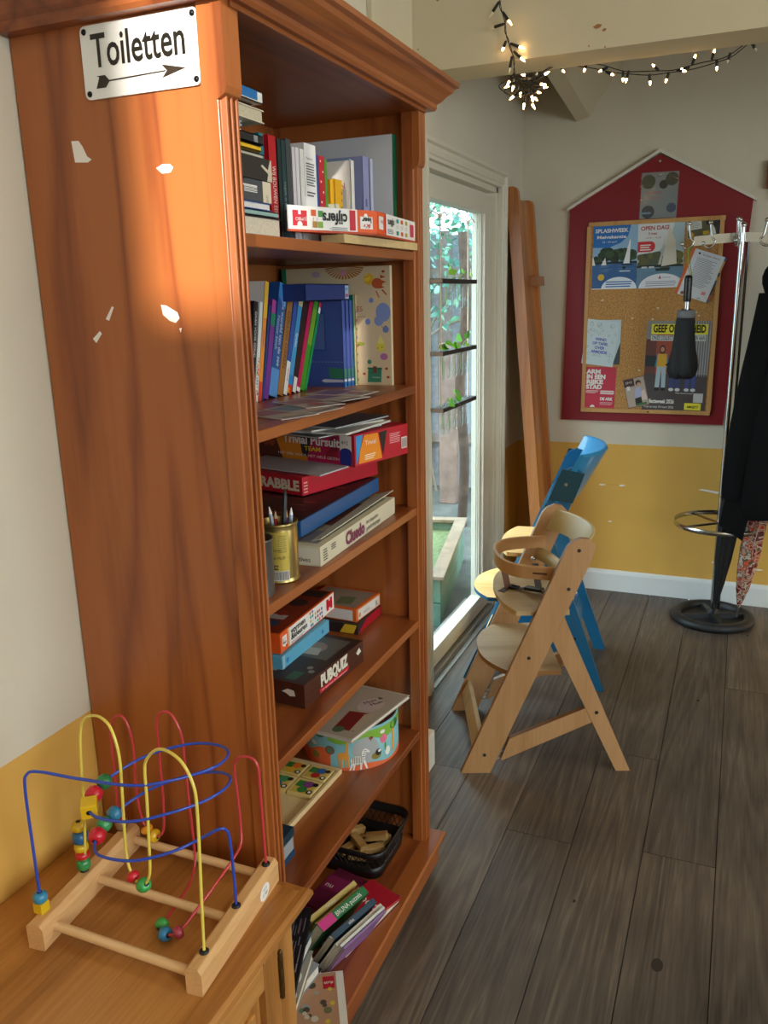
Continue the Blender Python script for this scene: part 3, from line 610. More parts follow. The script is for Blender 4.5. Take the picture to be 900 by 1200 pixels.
flat_book('dark brown folder just below the topmost book of the stack', (.23, 1.195, z1+.20), (.19, .165, .008), '#3a1d12', '#3a1d12', group=GS)
flat_book('blue and white paperback on top of the top-shelf stack', (.237, 1.2, z1+.2085), (.2, .18, .018), '#e4e2dd', '#a99f8b', group=GS, spine_side='x', deco=lambda mb, FT, FX_, a, b, t: mb.rect(FX_, 0, .003, b-.016, t-.001, mat('#1c6fb2', .5), .0006))
GU = 'books standing upright on the top shelf'
def up1(label, y, t, top, col, x=.30, d=.2, spine=None, deco=None, **k): return stand_book(label, (x, y, z1), (d, t, top-z1), col, spine, deco=deco, group=GU, **k)
def teald(mb, F0, FV, FS, t, h, d): mb.text(FV, 'ATLAS', .02, t*.2, t*.5, mat('#0d3f46', .5)); mb.rect(F0, 0, .0, t, .03, mat('#c9c2ae', .6))
up1('teal upright book pressed against the flat stack', 1.334, .016, 1.857, '#1c6f7a', deco=None)
up1('red upright book with a white title down its spine', 1.366, .026, 1.859, '#b3101f', deco=vtext('WIJ BOUWEN EEN STAD', '#e7d9cf', .012, .05))
up1('narrow black-green upright book beside the red one', 1.397, .012, 1.857, '#122a2d')
up1('dark petrol upright book with tiny spine letters', 1.411, .015, 1.857, '#17363d', deco=vtext('vogels in het veld', '#8fa7a8', .007, .07))
up1('dark grey-topped upright book before the white folders', 1.428, .018, 1.861, '#3d4549', spine='#3d4549')
up1('first of three white folders on the top shelf, by grey book', 1.450, .012, 1.851, '#cfc6cf')
up1('middle white folder of three on the top shelf', 1.464, .013, 1.852, '#d5d1d6')
up1('last white folder of three, touching the printed leaflet folder', 1.480, .016, 1.852, '#d8d6d3')
def prn(mb, F0, FV, FS, t, h, d):
    mb.text(F0, 'Programma', .006, h-.028, .004, INK, maxw=.03); mb.lines(F0, .006, h-.075, t-.006, h-.032, 9, mat('#55555a', .6)); mb.lines(F0, .006, h-.094, t-.006, h-.083, 2, mat('#55555a', .6))
    mb.rect(F0, .008, .03, t-.006, .07, mat('#6d7076', .6)); mb.rect(F0, .014, .034, .03, .058, mat('#2e3238', .6), .0006); mb.poly([(.03, .034), (t-.008, .05), (t-.008, .034)], F0, mat('#9c938c', .6), .0007)
up1('thick white folder with printed text and a grey photo', 1.4975, .048, 1.865, '#dcdcdc', deco=prn)
up1('blue upright book between printed folder and dotted red book', 1.551, .014, 1.852, '#24508f', x=.295)
def dots(mb, F0, FV, FS, t, h, d):
    for i in range(9): mb.disc(F0, t*(.3+.4*(i % 2)), .01+i*.019, .0022, WHITE, .0005, n=10)
up1('red upright book with white dots on the spine', 1.567, .024, 1.852, '#ad1f2d', x=.295, deco=dots)
up1('green upright book next to the dotted red one', 1.593, .010, 1.848, '#4f8a35', x=.295)
up1('pale blue upright book behind the white picture book', 1.722, .008, 1.866, '#7ba0b8', x=.29, d=.25)
def wbk(mb, F0, FV, FS, t, h, d):
    OR, G_ = mat('#cf5a26', .6), mat('#3b3630', .6)
    mb.text(FS, 'EN', d-.035, h-.055, .012, mat('#b33a2e', .6), maxw=.02); mb.disc(FS, d-.035, .035, .010, OR); mb.disc(FS, d-.05, .022, .009, mat('#b8742e', .6)); mb.disc(FS, d-.03, .066, .005, mat('#8d8f95', .6)); mb.lines(FS, d-.055, .08, d-.02, .1, 3, G_)
stand_book('white picture book with orange figures on its cover', (.302, 1.702, z1), (.25, .016, .18), '#e4e2de', '#dedcd6', group=GU, deco=wbk)
def ylw(mb, F0, FV, FS, t, h, d):
    for i in range(8): mb.rect(F0, t-.006, .01+i*.014, t-.003, .014+i*.014, INK)
stand_book('short yellow book with black marks in front of the white one', (.30, 1.627, z1), (.15, .034, .135), '#e0a81f', group=GU, deco=ylw)
stand_book('very short cream booklet left of the short yellow book', (.31, 1.607, z1), (.13, .016, .085), '#cfd0b4', group=GU, deco=vtext('mini', '#5a6a3c', .006))
up1('lavender upright book with a small emblem on its spine', 1.757, .030, 1.875, '#8d92bd', x=.305, deco=lambda mb, F0, FV, FS, t, h, d: mb.rect(F0, t*.35, h*.48, t*.65, h*.56, mat('#5a5e8c', .5)))
up1('pale lavender thin book beyond the emblem book', 1.797, .014, 1.875, '#b6b9d6', x=.305)
def gspine(mb, F0, FV, FS, t, h, d): mb.text(FV, 'RUIMTE', .14, t*.3, t*.35, mat('#8fae5c', .5), maxw=.06)
stand_book('large flat white book with a green spine at the shelf end', (.334, 1.861, z1), (.29, .022, .252), '#cfd2d6', '#0f6b45', group=GU, deco=gspine)
# jigsaw box lying at the shelf edge (upside-down print)
b0 = thing('game_box', 'orange and white number puzzle box, printed upside down, top shelf', 'game box', (.37, 1.6, 1.698), group=None)
OG = mat('#e2571b', .45); WB = mat('#e6e4e0', .45); RD = mat('#c3112c', .45); GN = mat('#5d9a34', .45)
A_, B_, C_, D_ = Vector((.327, 1.372)), Vector((.412, 1.577)), Vector((.384, 1.862)), Vector((.338, 1.862)); E0 = Vector((.314, 1.40))
c0 = Vector((.37, 1.6)); hh = .0445
mb = MB(); pts = [p-c0 for p in (A_, B_, C_, D_, Vector((.330, 1.60)))]
mb.prism([(p.x, p.y) for p in pts], Fr((0, 0, hh), (1, 0, 0), (0, 1, 0)), hh-.004, WB); mb.build('carton', b0, .0008)
mb = MB().prism([(p.x*1.01, p.y*1.004) for p in pts], Fr((0, 0, .004), (1, 0, 0), (0, 1, 0)), .004, mat('#b8431c', .5)); mb.build('base_tray', b0)
pr = MB(); d1 = (B_-A_); L1 = d1.length; f1 = Fr(((A_-c0).x, (A_-c0).y, 0), (d1.x, d1.y, 0), (0, 0, 1)); f1r = Fr(f1.p(L1, hh), (-d1.x, -d1.y, 0), (0, 0, -1))
pr.rect(f1, L1-.052, .004, L1, hh, OG); pr.rect(f1, L1-.072, .006, L1-.057, hh-.002, RD, .0006); pr.text(f1r, 'cijfers', .078, .010, .020, INK, w=.062, bold=.03)
pr.rect(f1, .012, .010, .045, hh-.008, RD, .0006); pr.rect(f1, .025, hh-.015, .031, hh-.007, WB, .0008); pr.disc(f1, .028, .012, .006, WB, .0008); pr.text(f1r, 'JUMBO', L1-.044, .020, .006, WB, maxw=.03)
for i, (u, v, c) in enumerate(((.055, .028, '#cf5420'), (.072, .027, '#3f8a3a'), (.058, .008, '#a67a28'), (.071, .008, '#7ba12c'))): pr.rect(f1, u, v, u+.012, v+.011, mat(c, .5), .0006)
pr.text(f1, '3   2', .058, .0205, .005, RD, maxw=.02); pr.lines(f1r, .078, .034, .125, .041, 3, mat('#6d6d70', .5), lift=.0006)
pr.rect(f1, L1-.045, .010, L1-.012, hh-.012, WB, .0007); pr.disc(f1, L1-.03, hh-.011, .005, WB, .0007); pr.text(f1r, 'leer', .015, .0135, .010, INK, w=.026, bold=.03, lift=.001); pr.text(f1r, "ik'r", .018, .0255, .007, RD, w=.02, bold=.03, lift=.001)
d2 = (C_-B_); L2 = d2.length; f2 = Fr(((B_-c0).x, (B_-c0).y, 0), (d2.x, d2.y, 0), (0, 0, 1)); f2r = Fr(f2.p(L2, hh), (-d2.x, -d2.y, 0), (0, 0, -1))
pr.rect(f2, 0, .004, .05, hh, OG); pr.rect(f2, .012, .012, .040, hh-.008, WB, .0007); pr.text(f2r, 'leer', L2-.038, .015, .008, RD, maxw=.022, lift=.001); pr.rect(f2, .05, .004, .06, hh, RD, .0006)
pr.text(f2r, 'cijfers', L2-.118, .010, .013, INK, w=.045, bold=.03)
for i in range(3):
    for j, c in enumerate(('#2e8f86', '#cf5420', '#b0a02c')): pr.rect(f2, .135+.045*j*.75, .008+i*.012, .152+.045*j*.75, .016+i*.012, mat(c if i != 1 else '#d8d4d0', .5), .0006)
pr.rect(f2, L2-.045, .010, L2-.015, hh-.008, mat('#cf3a52', .5), .0006)
pr.lines(f2, .07, .008, .12, .018, 3, mat('#6d6d70', .5), lift=.0006); pr.build('print', b0)
mb = MB(); mb.prism([(-.03, -.12), (.02, -.12), (.028, .25), (-.03, .25)], Fr((0, 0, .016), (1, 0, 0), (0, 1, 0)), .0155, mat('#c8ad7c', .8, noise=.1, scale=40))
tag(mb.build('wooden_board', bevel=.002, loc=(.365, 1.605, z1+.0005)), 'pale cream board lying under the orange and white number box', 'board')

# ---------------------------------------------------------------- second shelf
z2 = SH[2]; GL = 'books leaning on the second shelf'
LN = [0]
def lean(label, y, t, h, col, x=.17, d=.155, spine=None, deco=None):
    le = 11+15*LN[0]/12; LN[0] += 1; y = 1.462+(y-1.405)*1.02
    return stand_book(label, (x, y, z2+t*math.sin(R(le))), (d, t, h), col, spine, lean=le, deco=deco, group=GL)
def blk(mb, F0, FV, FS, t, h, d): mb.text(FV, 'GAAN VOOR GOUD', .02, t*.3, t*.45, mat('#d8d8d8', .5), maxw=.12)
lean('black-spined leaning book hard against the near post', 1.405, .016, .205, '#15151a', deco=blk)
lean('white leaning book with small coloured specks, next to the black one', 1.4225, .012, .205, '#d2d4d2', deco=lambda mb, F0, FV, FS, t, h, d: [mb.disc(F0, t*random.uniform(.3, .7), random.uniform(.01, .09), .0022, mat(random.choice(['#2b5f9a', '#c03a2a', '#d08a2a']), .5)) for _ in range(22)])
lean('tall leaning book with an orange and yellow spine', 1.435, .014, .247, '#e5e0da', spine='#e08a2a', deco=lambda mb, F0, FV, FS, t, h, d: (mb.rect(F0, 0, h-.075, t, h, mat('#e0b030', .5)), mb.rect(F0, 0, 0, t, .04, mat('#c9452c', .5)), mb.text(FV, 'avontuur', .1, t*.3, t*.5, mat('#2c4c9c', .5), maxw=.09)))
lean('dark blue narrow leaning book beside the orange spine', 1.4505, .008, .20, '#1c3a76')
lean('purple leaning book with a green patch near the top', 1.4595, .018, .21, '#6b2f87', deco=lambda mb, F0, FV, FS, t, h, d: (mb.rect(F0, 0, h-.055, t, h-.028, mat('#147a5c', .5)), mb.rect(F0, 0, h-.028, t*.7, h, mat('#a83a8c', .5))))
def bigb(mb, F0, FV, FS, t, h, d):
    mb.poly([(0, h), (t*.6, h), (t, h-.03), (t, h-.05), (0, h-.03)], F0, mat('#3f84c8', .5)); mb.text(FV, 'De wereld van de zee', .035, t*.52, t*.34, mat('#c9d4e4', .5), maxw=.19); mb.text(FV, 'Natuur boek', .07, t*.12, t*.3, mat('#aebfdc', .5), maxw=.12); mb.rect(F0, 0, 0, t, .06, mat('#4f86c2', .5), .0003)
lean('wide blue leaning book with a pale sweep at the top', 1.4795, .034, .243, '#1d4c8c', deco=bigb)
lean('brown leaning book with a dark embossed title', 1.515, .023, .232, '#9a6a34', deco=vtext('COLLINS DIEREN', '#4a2c12', .012, .045))
def bw(mb, F0, FV, FS, t, h, d): mb.rect(F0, 0, 0, t, .075, mat('#d8d8d4', .5)); mb.text(FV, 'WOW', h-.06, t*.3, t*.5, mat('#c0392b', .5), maxw=.03, lift=.0008)
lean('blue and white leaning book with red letters low on its spine', 1.539, .016, .236, '#2c4c9c', deco=bw)
def skyb(mb, F0, FV, FS, t, h, d): mb.rect(F0, 0, h-.028, t, h, mat('#cdbf9a', .5)); mb.rect(F0, 0, 0, t, .02, mat('#c9341c', .5)); mb.rect(F0, 0, .02, t, .042, mat('#1c7ab8', .5)); mb.rect(F0, 0, .0, t*.5, .012, mat('#e08a1c', .5), .0006); mb.text(FV, 'Spelen', .09, t*.3, t*.5, mat('#e8e8e8', .5), maxw=.08)
lean('light blue leaning book with a red and orange foot', 1.556, .018, .228, '#3f8fc4', deco=skyb)
lean('very dark brown leaning book with a white foot', 1.575, .022, .218, '#2a1414', deco=lambda mb, F0, FV, FS, t, h, d: mb.rect(F0, t*.2, 0, t*.9, .035, mat('#d8d4d0', .5)))
lean('crimson leaning book with a white lower end', 1.598, .016, .217, '#b3174f', deco=lambda mb, F0, FV, FS, t, h, d: mb.rect(F0, 0, 0, t, .01, mat('#e8e0dc', .5)))
lean('grass green leaning book with an olive upper half', 1.615, .020, .217, '#3f8a1c', deco=lambda mb, F0, FV, FS, t, h, d: mb.rect(F0, 0, h*.5, t, h-.02, mat('#6d9a24', .5)))
lean('emerald narrow leaning book, last of the leaning row', 1.636, .010, .215, '#118a4a', deco=lambda mb, F0, FV, FS, t, h, d: (mb.rect(F0, 0, h-.012, t, h, mat('#c92a3c', .5)), mb.rect(F0, 0, h-.026, t, h-.012, mat('#e8e8e8', .5))))
# blue albums, all alike
for i, (y, t, lab) in enumerate(((1.752, .014, 'blue album nearest the leaning books, frame panel on its cover'), (1.767, .013, 'middle blue album of the three standing together'), (1.781, .013, 'blue album farthest from the leaning books, wooden-spoon strip'))):
    def alb(mb, F0, FV, FS, t, h, d):
        mb.rect(F0, 0, 0, t, .012, mat('#2b6fb0', .5)); mb.rect(F0, 0, .012, t, .018, mat('#c9cbd4', .5)); mb.rect(F0, t*.2, .02, t*.8, .042, mat('#3f8a3c', .5))
        mb.rect(FS, d-.11, .085, d-.045, h-.028, mat('#27447e', .5), .0004); mb.rect(FS, d-.108, .088, d-.048, h-.03, mat('#5266a4', .5), .0007)
        for j in range(26): mb.rect(FS, .02+j*.0085, .058, .0245+j*.0085, .0595, mat('#8a93b8', .5), .0006)
        for j in range(5): mb.poly([(d-.04, .022+j*.005), (d-.002, .020+j*.0045), (d-.002, .024+j*.0045), (d-.04, .0255+j*.005)], FS, mat('#2e7d44', .5), .0006)
        mb.poly([(d-.06, .014), (d-.052, .010), (d-.002, .011), (d-.002, .017), (d-.052, .018)], FS, mat('#b9bccb', .5), .0007)
    stand_book(lab, (.223+.003*i, y+.048, z2), (.24, t, .2), '#3a4f96', '#4459a2', group='blue albums on the second shelf', deco=alb, name='album', cat='album')
def dbx(mb, FT, FX_, a, b, t): mb.rect(FX_, b-.022, .003, b-.003, t-.003, mat('#a8b8cc', .5), .0006); mb.rect(FX_, b-.02, .007, b-.006, .014, mat('#b3407a', .5), .0009); mb.rect(FX_, b-.019, t-.014, b-.008, t-.008, mat('#3f9ac0', .5), .0009)
flat_book('dark blue boxed volume lying across the blue albums', (.152, 1.725, z2+.2005), (.15, .215, .036), '#1d3474', '#1d3474', spine_side='x', deco=dbx, name='boxed_book')
stand_book('teal-topped book hidden behind the blue albums', (.231, 1.8432, z2), (.24, .0045, .212), '#1f7a6c', group=None); stand_book('cream and green striped book behind the albums', (.236, 1.848, z2), (.24, .006, .213), '#c9b987', '#c9b48a', deco=lambda mb, F0, FV, FS, t, h, d: [mb.rect(F0, 0, .01+j*.02, t, .016+j*.02, mat(['#4f8a5c', '#b34a3a', '#7a8ac0'][j % 3], .5)) for j in range(9)])
def pic(mb, F0, FV, FS, t, h, d):
    mb.rect(FS, .0, 0, d, h, mat('#d2bd98', .6), .0003); m_ = lambda c: mat(c, .6)
    u = lambda px, py: (lambda p: (p.x-(.322-d), p.z-z2))(at(px, py, y=1.8555))
    def bl(px, py, r, c, ry=None, l=.0006, n=16): a, b = u(px, py); mb.disc(FS, a, b, r, m_(c), l, ry=ry, n=n)
    a, b = u(403, 312)
    for i in range(18):
        an = PI+PI*i/17; mb.poly([(a+.006*math.cos(an), b+.006*math.sin(an)), (a+.05*math.cos(an-.06), b+.03*math.sin(an-.06)), (a+.052*math.cos(an+.05), b+.03*math.sin(an+.05))], FS, m_('#a8662c'), .0005)
    bl(402, 320, .007, '#d18aa8', l=.0008); bl(370, 322, .012, '#b89aac', .007); bl(432, 327, .013, '#e0b02c', l=.0006); bl(442, 332, .014, '#c2582c', .012, .0008); bl(430, 326, .008, '#ecc63c', l=.001)
    for k_ in ((452, 325), (453, 331), (451, 337)): a, b = u(*k_); mb.poly([(a-.014, b-.002), (a, b+.001), (a-.014, b+.006)], FS, m_('#b0401f'), .0007)
    a, b = u(447, 340); mb.poly([(a, b), (a+.012, b-.012), (a+.014, b-.010), (a+.003, b+.002)], FS, m_('#a8381f')); a, b = u(440, 341); mb.poly([(a, b), (a+.008, b-.016), (a+.010, b-.015), (a+.003, b)], FS, m_('#a8381f'))
    for px, py in ((431, 324), (428, 325)): bl(px, py, .0013, '#2b2018', l=.0012)
    bl(449, 366, .019, '#7f92c4', .022); bl(444, 376, .012, '#7f92c4'); bl(452, 386, .008, '#6a7fb8'); bl(435, 352, .006, '#7486c2'); bl(431, 377, .007, '#7486c2')
    for px, py in ((448, 383), (452, 382)): bl(px, py, .0013, '#1c2440', l=.0012)
    a, b = u(446, 406); mb.disc(FS, a, b, .012, m_('#dcc94a'), .0006); mb.poly([(a-.009, b+.007), (a+.011, b+.006), (a, b+.028)], FS, m_('#e5d77a'), .0007); bl(450, 418, .010, '#b06aa0', .008)
    for px, py in ((443, 408), (448, 407)): bl(px, py, .0014, '#2b2018', l=.0012)
    a, b = u(439, 439); mb.poly([(a-.019, b-.018), (a+.017, b-.018), (a+.019, b+.014), (a-.016, b+.016)], FS, m_('#2f7a5c')); mb.rect(FS, a-.018, b+.013, a+.020, b+.017, m_('#24604a'), .0008); bl(433, 424, .0055, '#2f7a5c'); mb.rect(FS, a-.003, b+.004, a+.006, b+.02, m_('#6d3a24'), .001); mb.text(FS, 'Prentenboek', a-.006, b-.008, .0035, mat('#d8e0d8', .5), maxw=.02, lift=.001)
    for px, py in ((432, 436), (436, 437)): bl(px, py, .0014, '#12261c', l=.0012)
    a, b = u(418, 365); mb.text(FS, 'ES', a, b, .012, mat('#b03a2c', .5)); a, b = u(395, 345); mb.text(FS, 'GROENT', a-.06, b, .014, mat('#b03a2c', .5)); a, b = u(417, 372); mb.text(FS, 'een verhaal', a, b, .004, mat('#7a6a4a', .5), maxw=.026)
    bl(422, 403, .012, '#a0b03a', .005); bl(419, 404, .006, '#8a7a2c', .003)
    a, b = u(450, 352)
    for px, py in ((449, 318), (455, 442), (427, 438), (453, 432)): bl(px, py, .004, '#a8381f', .003)
    mb.rect(FS, -.0, 0, .012, h, m_('#147a52'), .0006); mb.rect(F0, 0, 0, t, h, m_('#dcc9a4'), .0004)
stand_book('large cream picture book with painted creatures at the shelf end', (.322, 1.856, z2), (.285, .012, .276), '#d2bd98', '#d8c6a0', deco=pic, name='picture_book', cat='book')
random.seed(11)
for i, (x, y, rz) in enumerate(((.31, 1.33, 70), (.325, 1.40, 82), (.30, 1.47, 60), (.31, 1.56, 75), (.30, 1.63, 88))):
    mb = MB(); mb.box((-.045, -.065, 0), (.045, .065, .0012), mat('#b3a9a4', .5)); ff = Fr((-.045, -.065, .0012), (1, 0, 0), (0, 1, 0)); mb.rect(ff, .006, .06, .084, .12, mat(random.choice(['#7d5f8a', '#8f6470', '#6d7f8c']), .5)); mb.disc(ff, .045, .035, .018, mat(random.choice(['#a85a6a', '#c2b0a0']), .5)); mb.lines(ff, .01, .008, .08, .02, 3, mat('#6a6468', .5))
    lab = ('leaflet at the near end of the second shelf edge', 'second leaflet from the near post, flat under the leaning books', 'middle leaflet of the loose row on the second shelf', 'leaflet before the last one, in front of crimson book', 'last leaflet of the row, in front of the blue albums')[i]
    tag(mb.build('leaflet', loc=(x, y, z2+.0006+.0014*i), rot=(0, 0, R(rz))), lab, 'leaflet', 'leaflets on the second shelf')

# ---------------------------------------------------------------- third shelf: board games
z3 = SH[3]
def carton(name, label, loc, rz, size, lid, base, split, tilt=(0, 0), deco=None, cat='game box', overlap=.001, top=None):
    """lidded box, origin at the front (-y) right (+x) bottom corner; runs back -x and +y"""
    a, b, h = size; o = thing(name, label, cat, loc, (R(tilt[0]), R(tilt[1]), R(rz)))
    if split > 0: MB().box((-a+.001, .001, 0), (-.001, b-.001, split+.002), mat(base, .5)).build('base_tray', o, .0008)
    mb = MB().box((-a, 0, split), (0, b, h), mat(lid, .45)); mb.build('lid', o, .001)
    if deco:
        p = MB(); deco(p, Fr((-a, 0, 0), (1, 0, 0), (0, 0, 1)), Fr((0, 0, 0), (0, 1, 0), (0, 0, 1)), Fr((-a, 0, h), (1, 0, 0), (0, 1, 0)), a, b, h); p.build('print', o)
    return o
def clu(mb, FF, FS, FT, a, b, h):
    P = mat('#7a3a52', .6); G_ = mat('#4a4a44', .6)
    mb.rect(FF, .01, .004, a-.004, h-.004, mat('#d8d3c0', .7)); mb.text(FF, 'voor', a-.075, .022, .010, INK, maxw=.03); mb.text(FF, 'detectives', a-.078, .008, .010, INK, maxw=.07)
    mb.text(FS, 'Cluedo', .125, .008, .026, P, w=.105, bold=.06); mb.text(FS, 'het detective', .24, .022, .010, G_, maxw=.1); mb.text(FS, 'gezelschapsspel', .24, .008, .010, G_, maxw=.1)
    mb.lines(FS, .012, .008, .035, .034, 5, G_); mb.lines(FS, .05, .02, .075, .034, 3, G_); mb.rect(FT, .02, .02, a-.015, b-.02, mat('#8d8a86', .7)); mb.poly([(a-.06, .03), (a-.02, .03), (a-.02, .12), (a-.06, .10)], FT, mat('#6d6f80', .6), .0006); mb.poly([(a-.07, .16), (a-.02, .14), (a-.02, .33), (a-.07, .35)], FT, mat('#5a2f2f', .6), .0006)
carton('game_box', 'worn cream detective game box at the edge of the third shelf', (.366, 1.368, z3), 2.5, (.26, .43, .04), '#cfc7ae', '#b8ae96', 0, deco=clu)
fl = MB().box((-.05, 0, 0), (0, .41, .0016), mat('#c9c2ac', .7)); tag(fl.build('cardboard_flap', loc=(.352, 1.40, z3+.0455), rot=(R(1), R(-16), R(1.5))), 'loose bent cream cardboard lid edge above the detective game box', 'cardboard')
def bbx(mb, FF, FS, FT, a, b, h):
    mb.rect(FT, .004, .004, a-.004, b-.004, mat('#2c100e', .5)); random.seed(5)
    for _ in range(60): u, v = random.uniform(.02, a-.05), random.uniform(.02, b-.04); mb.rect(FT, u, v, u+.03, v+.008, mat(random.choice(['#6a1a14', '#4a0f0c', '#7d2a1c']), .5), .0006)
carton('game_box', 'blue game tray with a dark red top on the detective box', (.322, 1.375, z3+.054), 2, (.27, .42, .032), '#1a4f84', '#1a4f84', 0, deco=bbx)
dk = thing('pencil_tin', 'gold food tin holding pencils on the third shelf', 'tin', (.325, 1.285, z3))
GOLD = mat('#b09a60', .3, .85)
tin = MB(); prf = [(.0335, 0), (.0358, .001), (.0362, .003), (.0345, .005)]
for i in range(4): prf += [(.0345, .008+i*.003), (.034, .0095+i*.003)]
prf += [(.0345, .022), (.0345, .098), (.034, .1), (.0345, .103), (.0345, .106), (.036, .108), (.036, .111), (.0345, .112), (.0335, .110), (.0335, .02), (.0335, .006), (0.001, .0055)]
tin.lathe(prf, Matrix.Identity(4), GOLD, 40); tin.build('can', dk)
lb = MB()
def cyl(mb, r, a0, a1, z0, z1, m, n=12):
    vs = [(r*math.cos(a0+(a1-a0)*i/n), r*math.sin(a0+(a1-a0)*i/n), z) for z in (z0, z1) for i in range(n+1)]
    mb.add(vs, [(i, i+1, n+2+i, n+1+i) for i in range(n)], m, True)
ca = math.atan2(-1.285, .76)
cyl(lb, .0349, ca-.75, ca+.5, .022, .098, mat('#c4ae50', .4, .5)); 
def cyltext(mb, t, a, z, h, m, r=.0353, mw=.05):
    vs, fs, tw = glyphs(t, .0, 1.0); k = h/.72; kx = min(k, mw/tw); mb.add([(r*math.cos(a+x*kx/r), r*math.sin(a+x*kx/r), z+y*k) for x, y in vs], fs, m)
for i in range(9): cyl(lb, .0352, ca-.1+.02*(i % 3), ca+.35, .060+i*.0038, .0615+i*.0038, mat('#8a7a3c', .5))
cyltext(lb, 'VOEDINGSWAARDE', ca-.5, .062, .004, INK, mw=.02); cyltext(lb, '850 ML', ca-.5, .047, .005, INK, mw=.022); cyltext(lb, '®  ◌', ca+.1, .047, .006, INK)
cyl(lb, .0354, ca-.35, ca-.12, .027, .036, mat('#3a3426', .5)); cyltext(lb, '70', ca-.32, .029, .005, mat('#d8c45a', .5), r=.0356)
cyl(lb, .0354, ca-.6, ca+.45, .006, .0245, mat('#d2cfca', .5)); random.seed(4); a = ca-.54
while a < ca+.38:
    w_ = random.choice([.012, .022, .03]); cyl(lb, .0357, a, a+w_, .0075, .0235, INK, 2); a += w_+random.choice([.015, .025, .03])
cyl(lb, .0355, ca-1.05, ca-.88, .083, .09, mat('#b3201c', .5)); lb.build('label', dk)
def pencil(loc, d, L_, r, col, tip, label, nm='pencil', cat='pencil'):
    o = thing(nm, label, cat, loc, group='pencils in the gold tin'); M = aim(d)
    MB().lathe([(r, 0), (r, L_-.014)], M, mat(col, .4), 6, smooth=False).build('barrel', o)
    MB().lathe([(r, L_-.0139), (.0012, L_-.002), (.0004, L_)], M, mat(tip, .6), 10).build('tip', o); return o
tb = Vector((.325, 1.285, z3+.0065))
pencil(tb+Vector((.008, -.008, 0)), (.02, .12, 1), .165, .0045, '#1a1c20', '#1a1c20', 'thick black marker standing tallest in the gold tin', 'marker', 'marker')
pencil(tb+Vector((-.01, .012, 0)), (.12, .02, 1), .142, .0036, '#a8744a', '#d8b48a', 'sharpened natural wood pencil in the gold tin')
pencil(tb+Vector((.012, .01, 0)), (.06, .05, 1), .128, .0036, '#9fb0c9', '#e8e8e8', 'pale blue pencil beside the wooden pencil in the tin')
pencil(tb+Vector((.006, -.006, 0)), (-.12, -.05, 1), .135, .0036, '#8c93a0', '#d8d0c8', 'grey crayon leaning left in the gold tin')
pencil(tb+Vector((-.006, .0, 0)), (-.05, .10, 1), .12, .0036, '#b0242c', '#d8b48a', 'short red pencil low in the gold tin')
pencil(tb+Vector((.0, .016, 0)), (.08, .0, 1), .122, .0034, '#7a5a9a', '#d8b48a', 'purple pencil at the back of the gold tin')
sr = thing('wallet_case', 'black zipped case lying behind the gold tin', 'case', (.2, 1.24, z3))
MB().box((-.13, -.1, 0), (.06, .09, .07), mat('#17171a', .8, bump=.3, scale=80)).build('body', sr, .012, seg=3); MB().tube([(-.12, -.1005, .035), (.055, -.1005, .035), (.0605, .085, .035)], .0022, mat('#8d8f93', .3, 1)).build('zip', sr)
tn = MB().lathe([(.034, 0), (.034, .1), (.036, .103), (.033, .103), (.033, .004), (.001, .003)], Matrix.Identity(4), mat('#8e9296', .3, .9), 28); tag(tn.build('tin_can', loc=(.325, 1.195, z3)), 'plain silver tin half hidden by the near bookcase post', 'tin')
def scr(mb, FF, FS, FT, a, b, h):
    mb.text(FF, 'SCRABBLE', a-.168, .011, .022, mat('#d8cdb4', .6), w=.16, bold=.05); mb.rect(FT, .02, .02, a-.02, b-.02, mat('#8f2620', .6)); mb.lines(FS, .004, .006, .02, .034, 4, mat('#d8a89c', .6))
carton('game_box', 'red word game box tilted under the trivia game', (.232, 1.552, z3+.0895), -14, (.30, .27, .042), '#b3122a', '#a81026', .0, deco=scr)
fp = MB().box((-.26, 0, 0), (0, .2, .0035), mat('#a9a9ae', .5)); tag(fp.build('magazine', bevel=.0005, loc=(.27, 1.565, z3+.133), rot=(R(2), 0, R(-14))), 'grey magazine squeezed between the word game and trivia game', 'magazine')
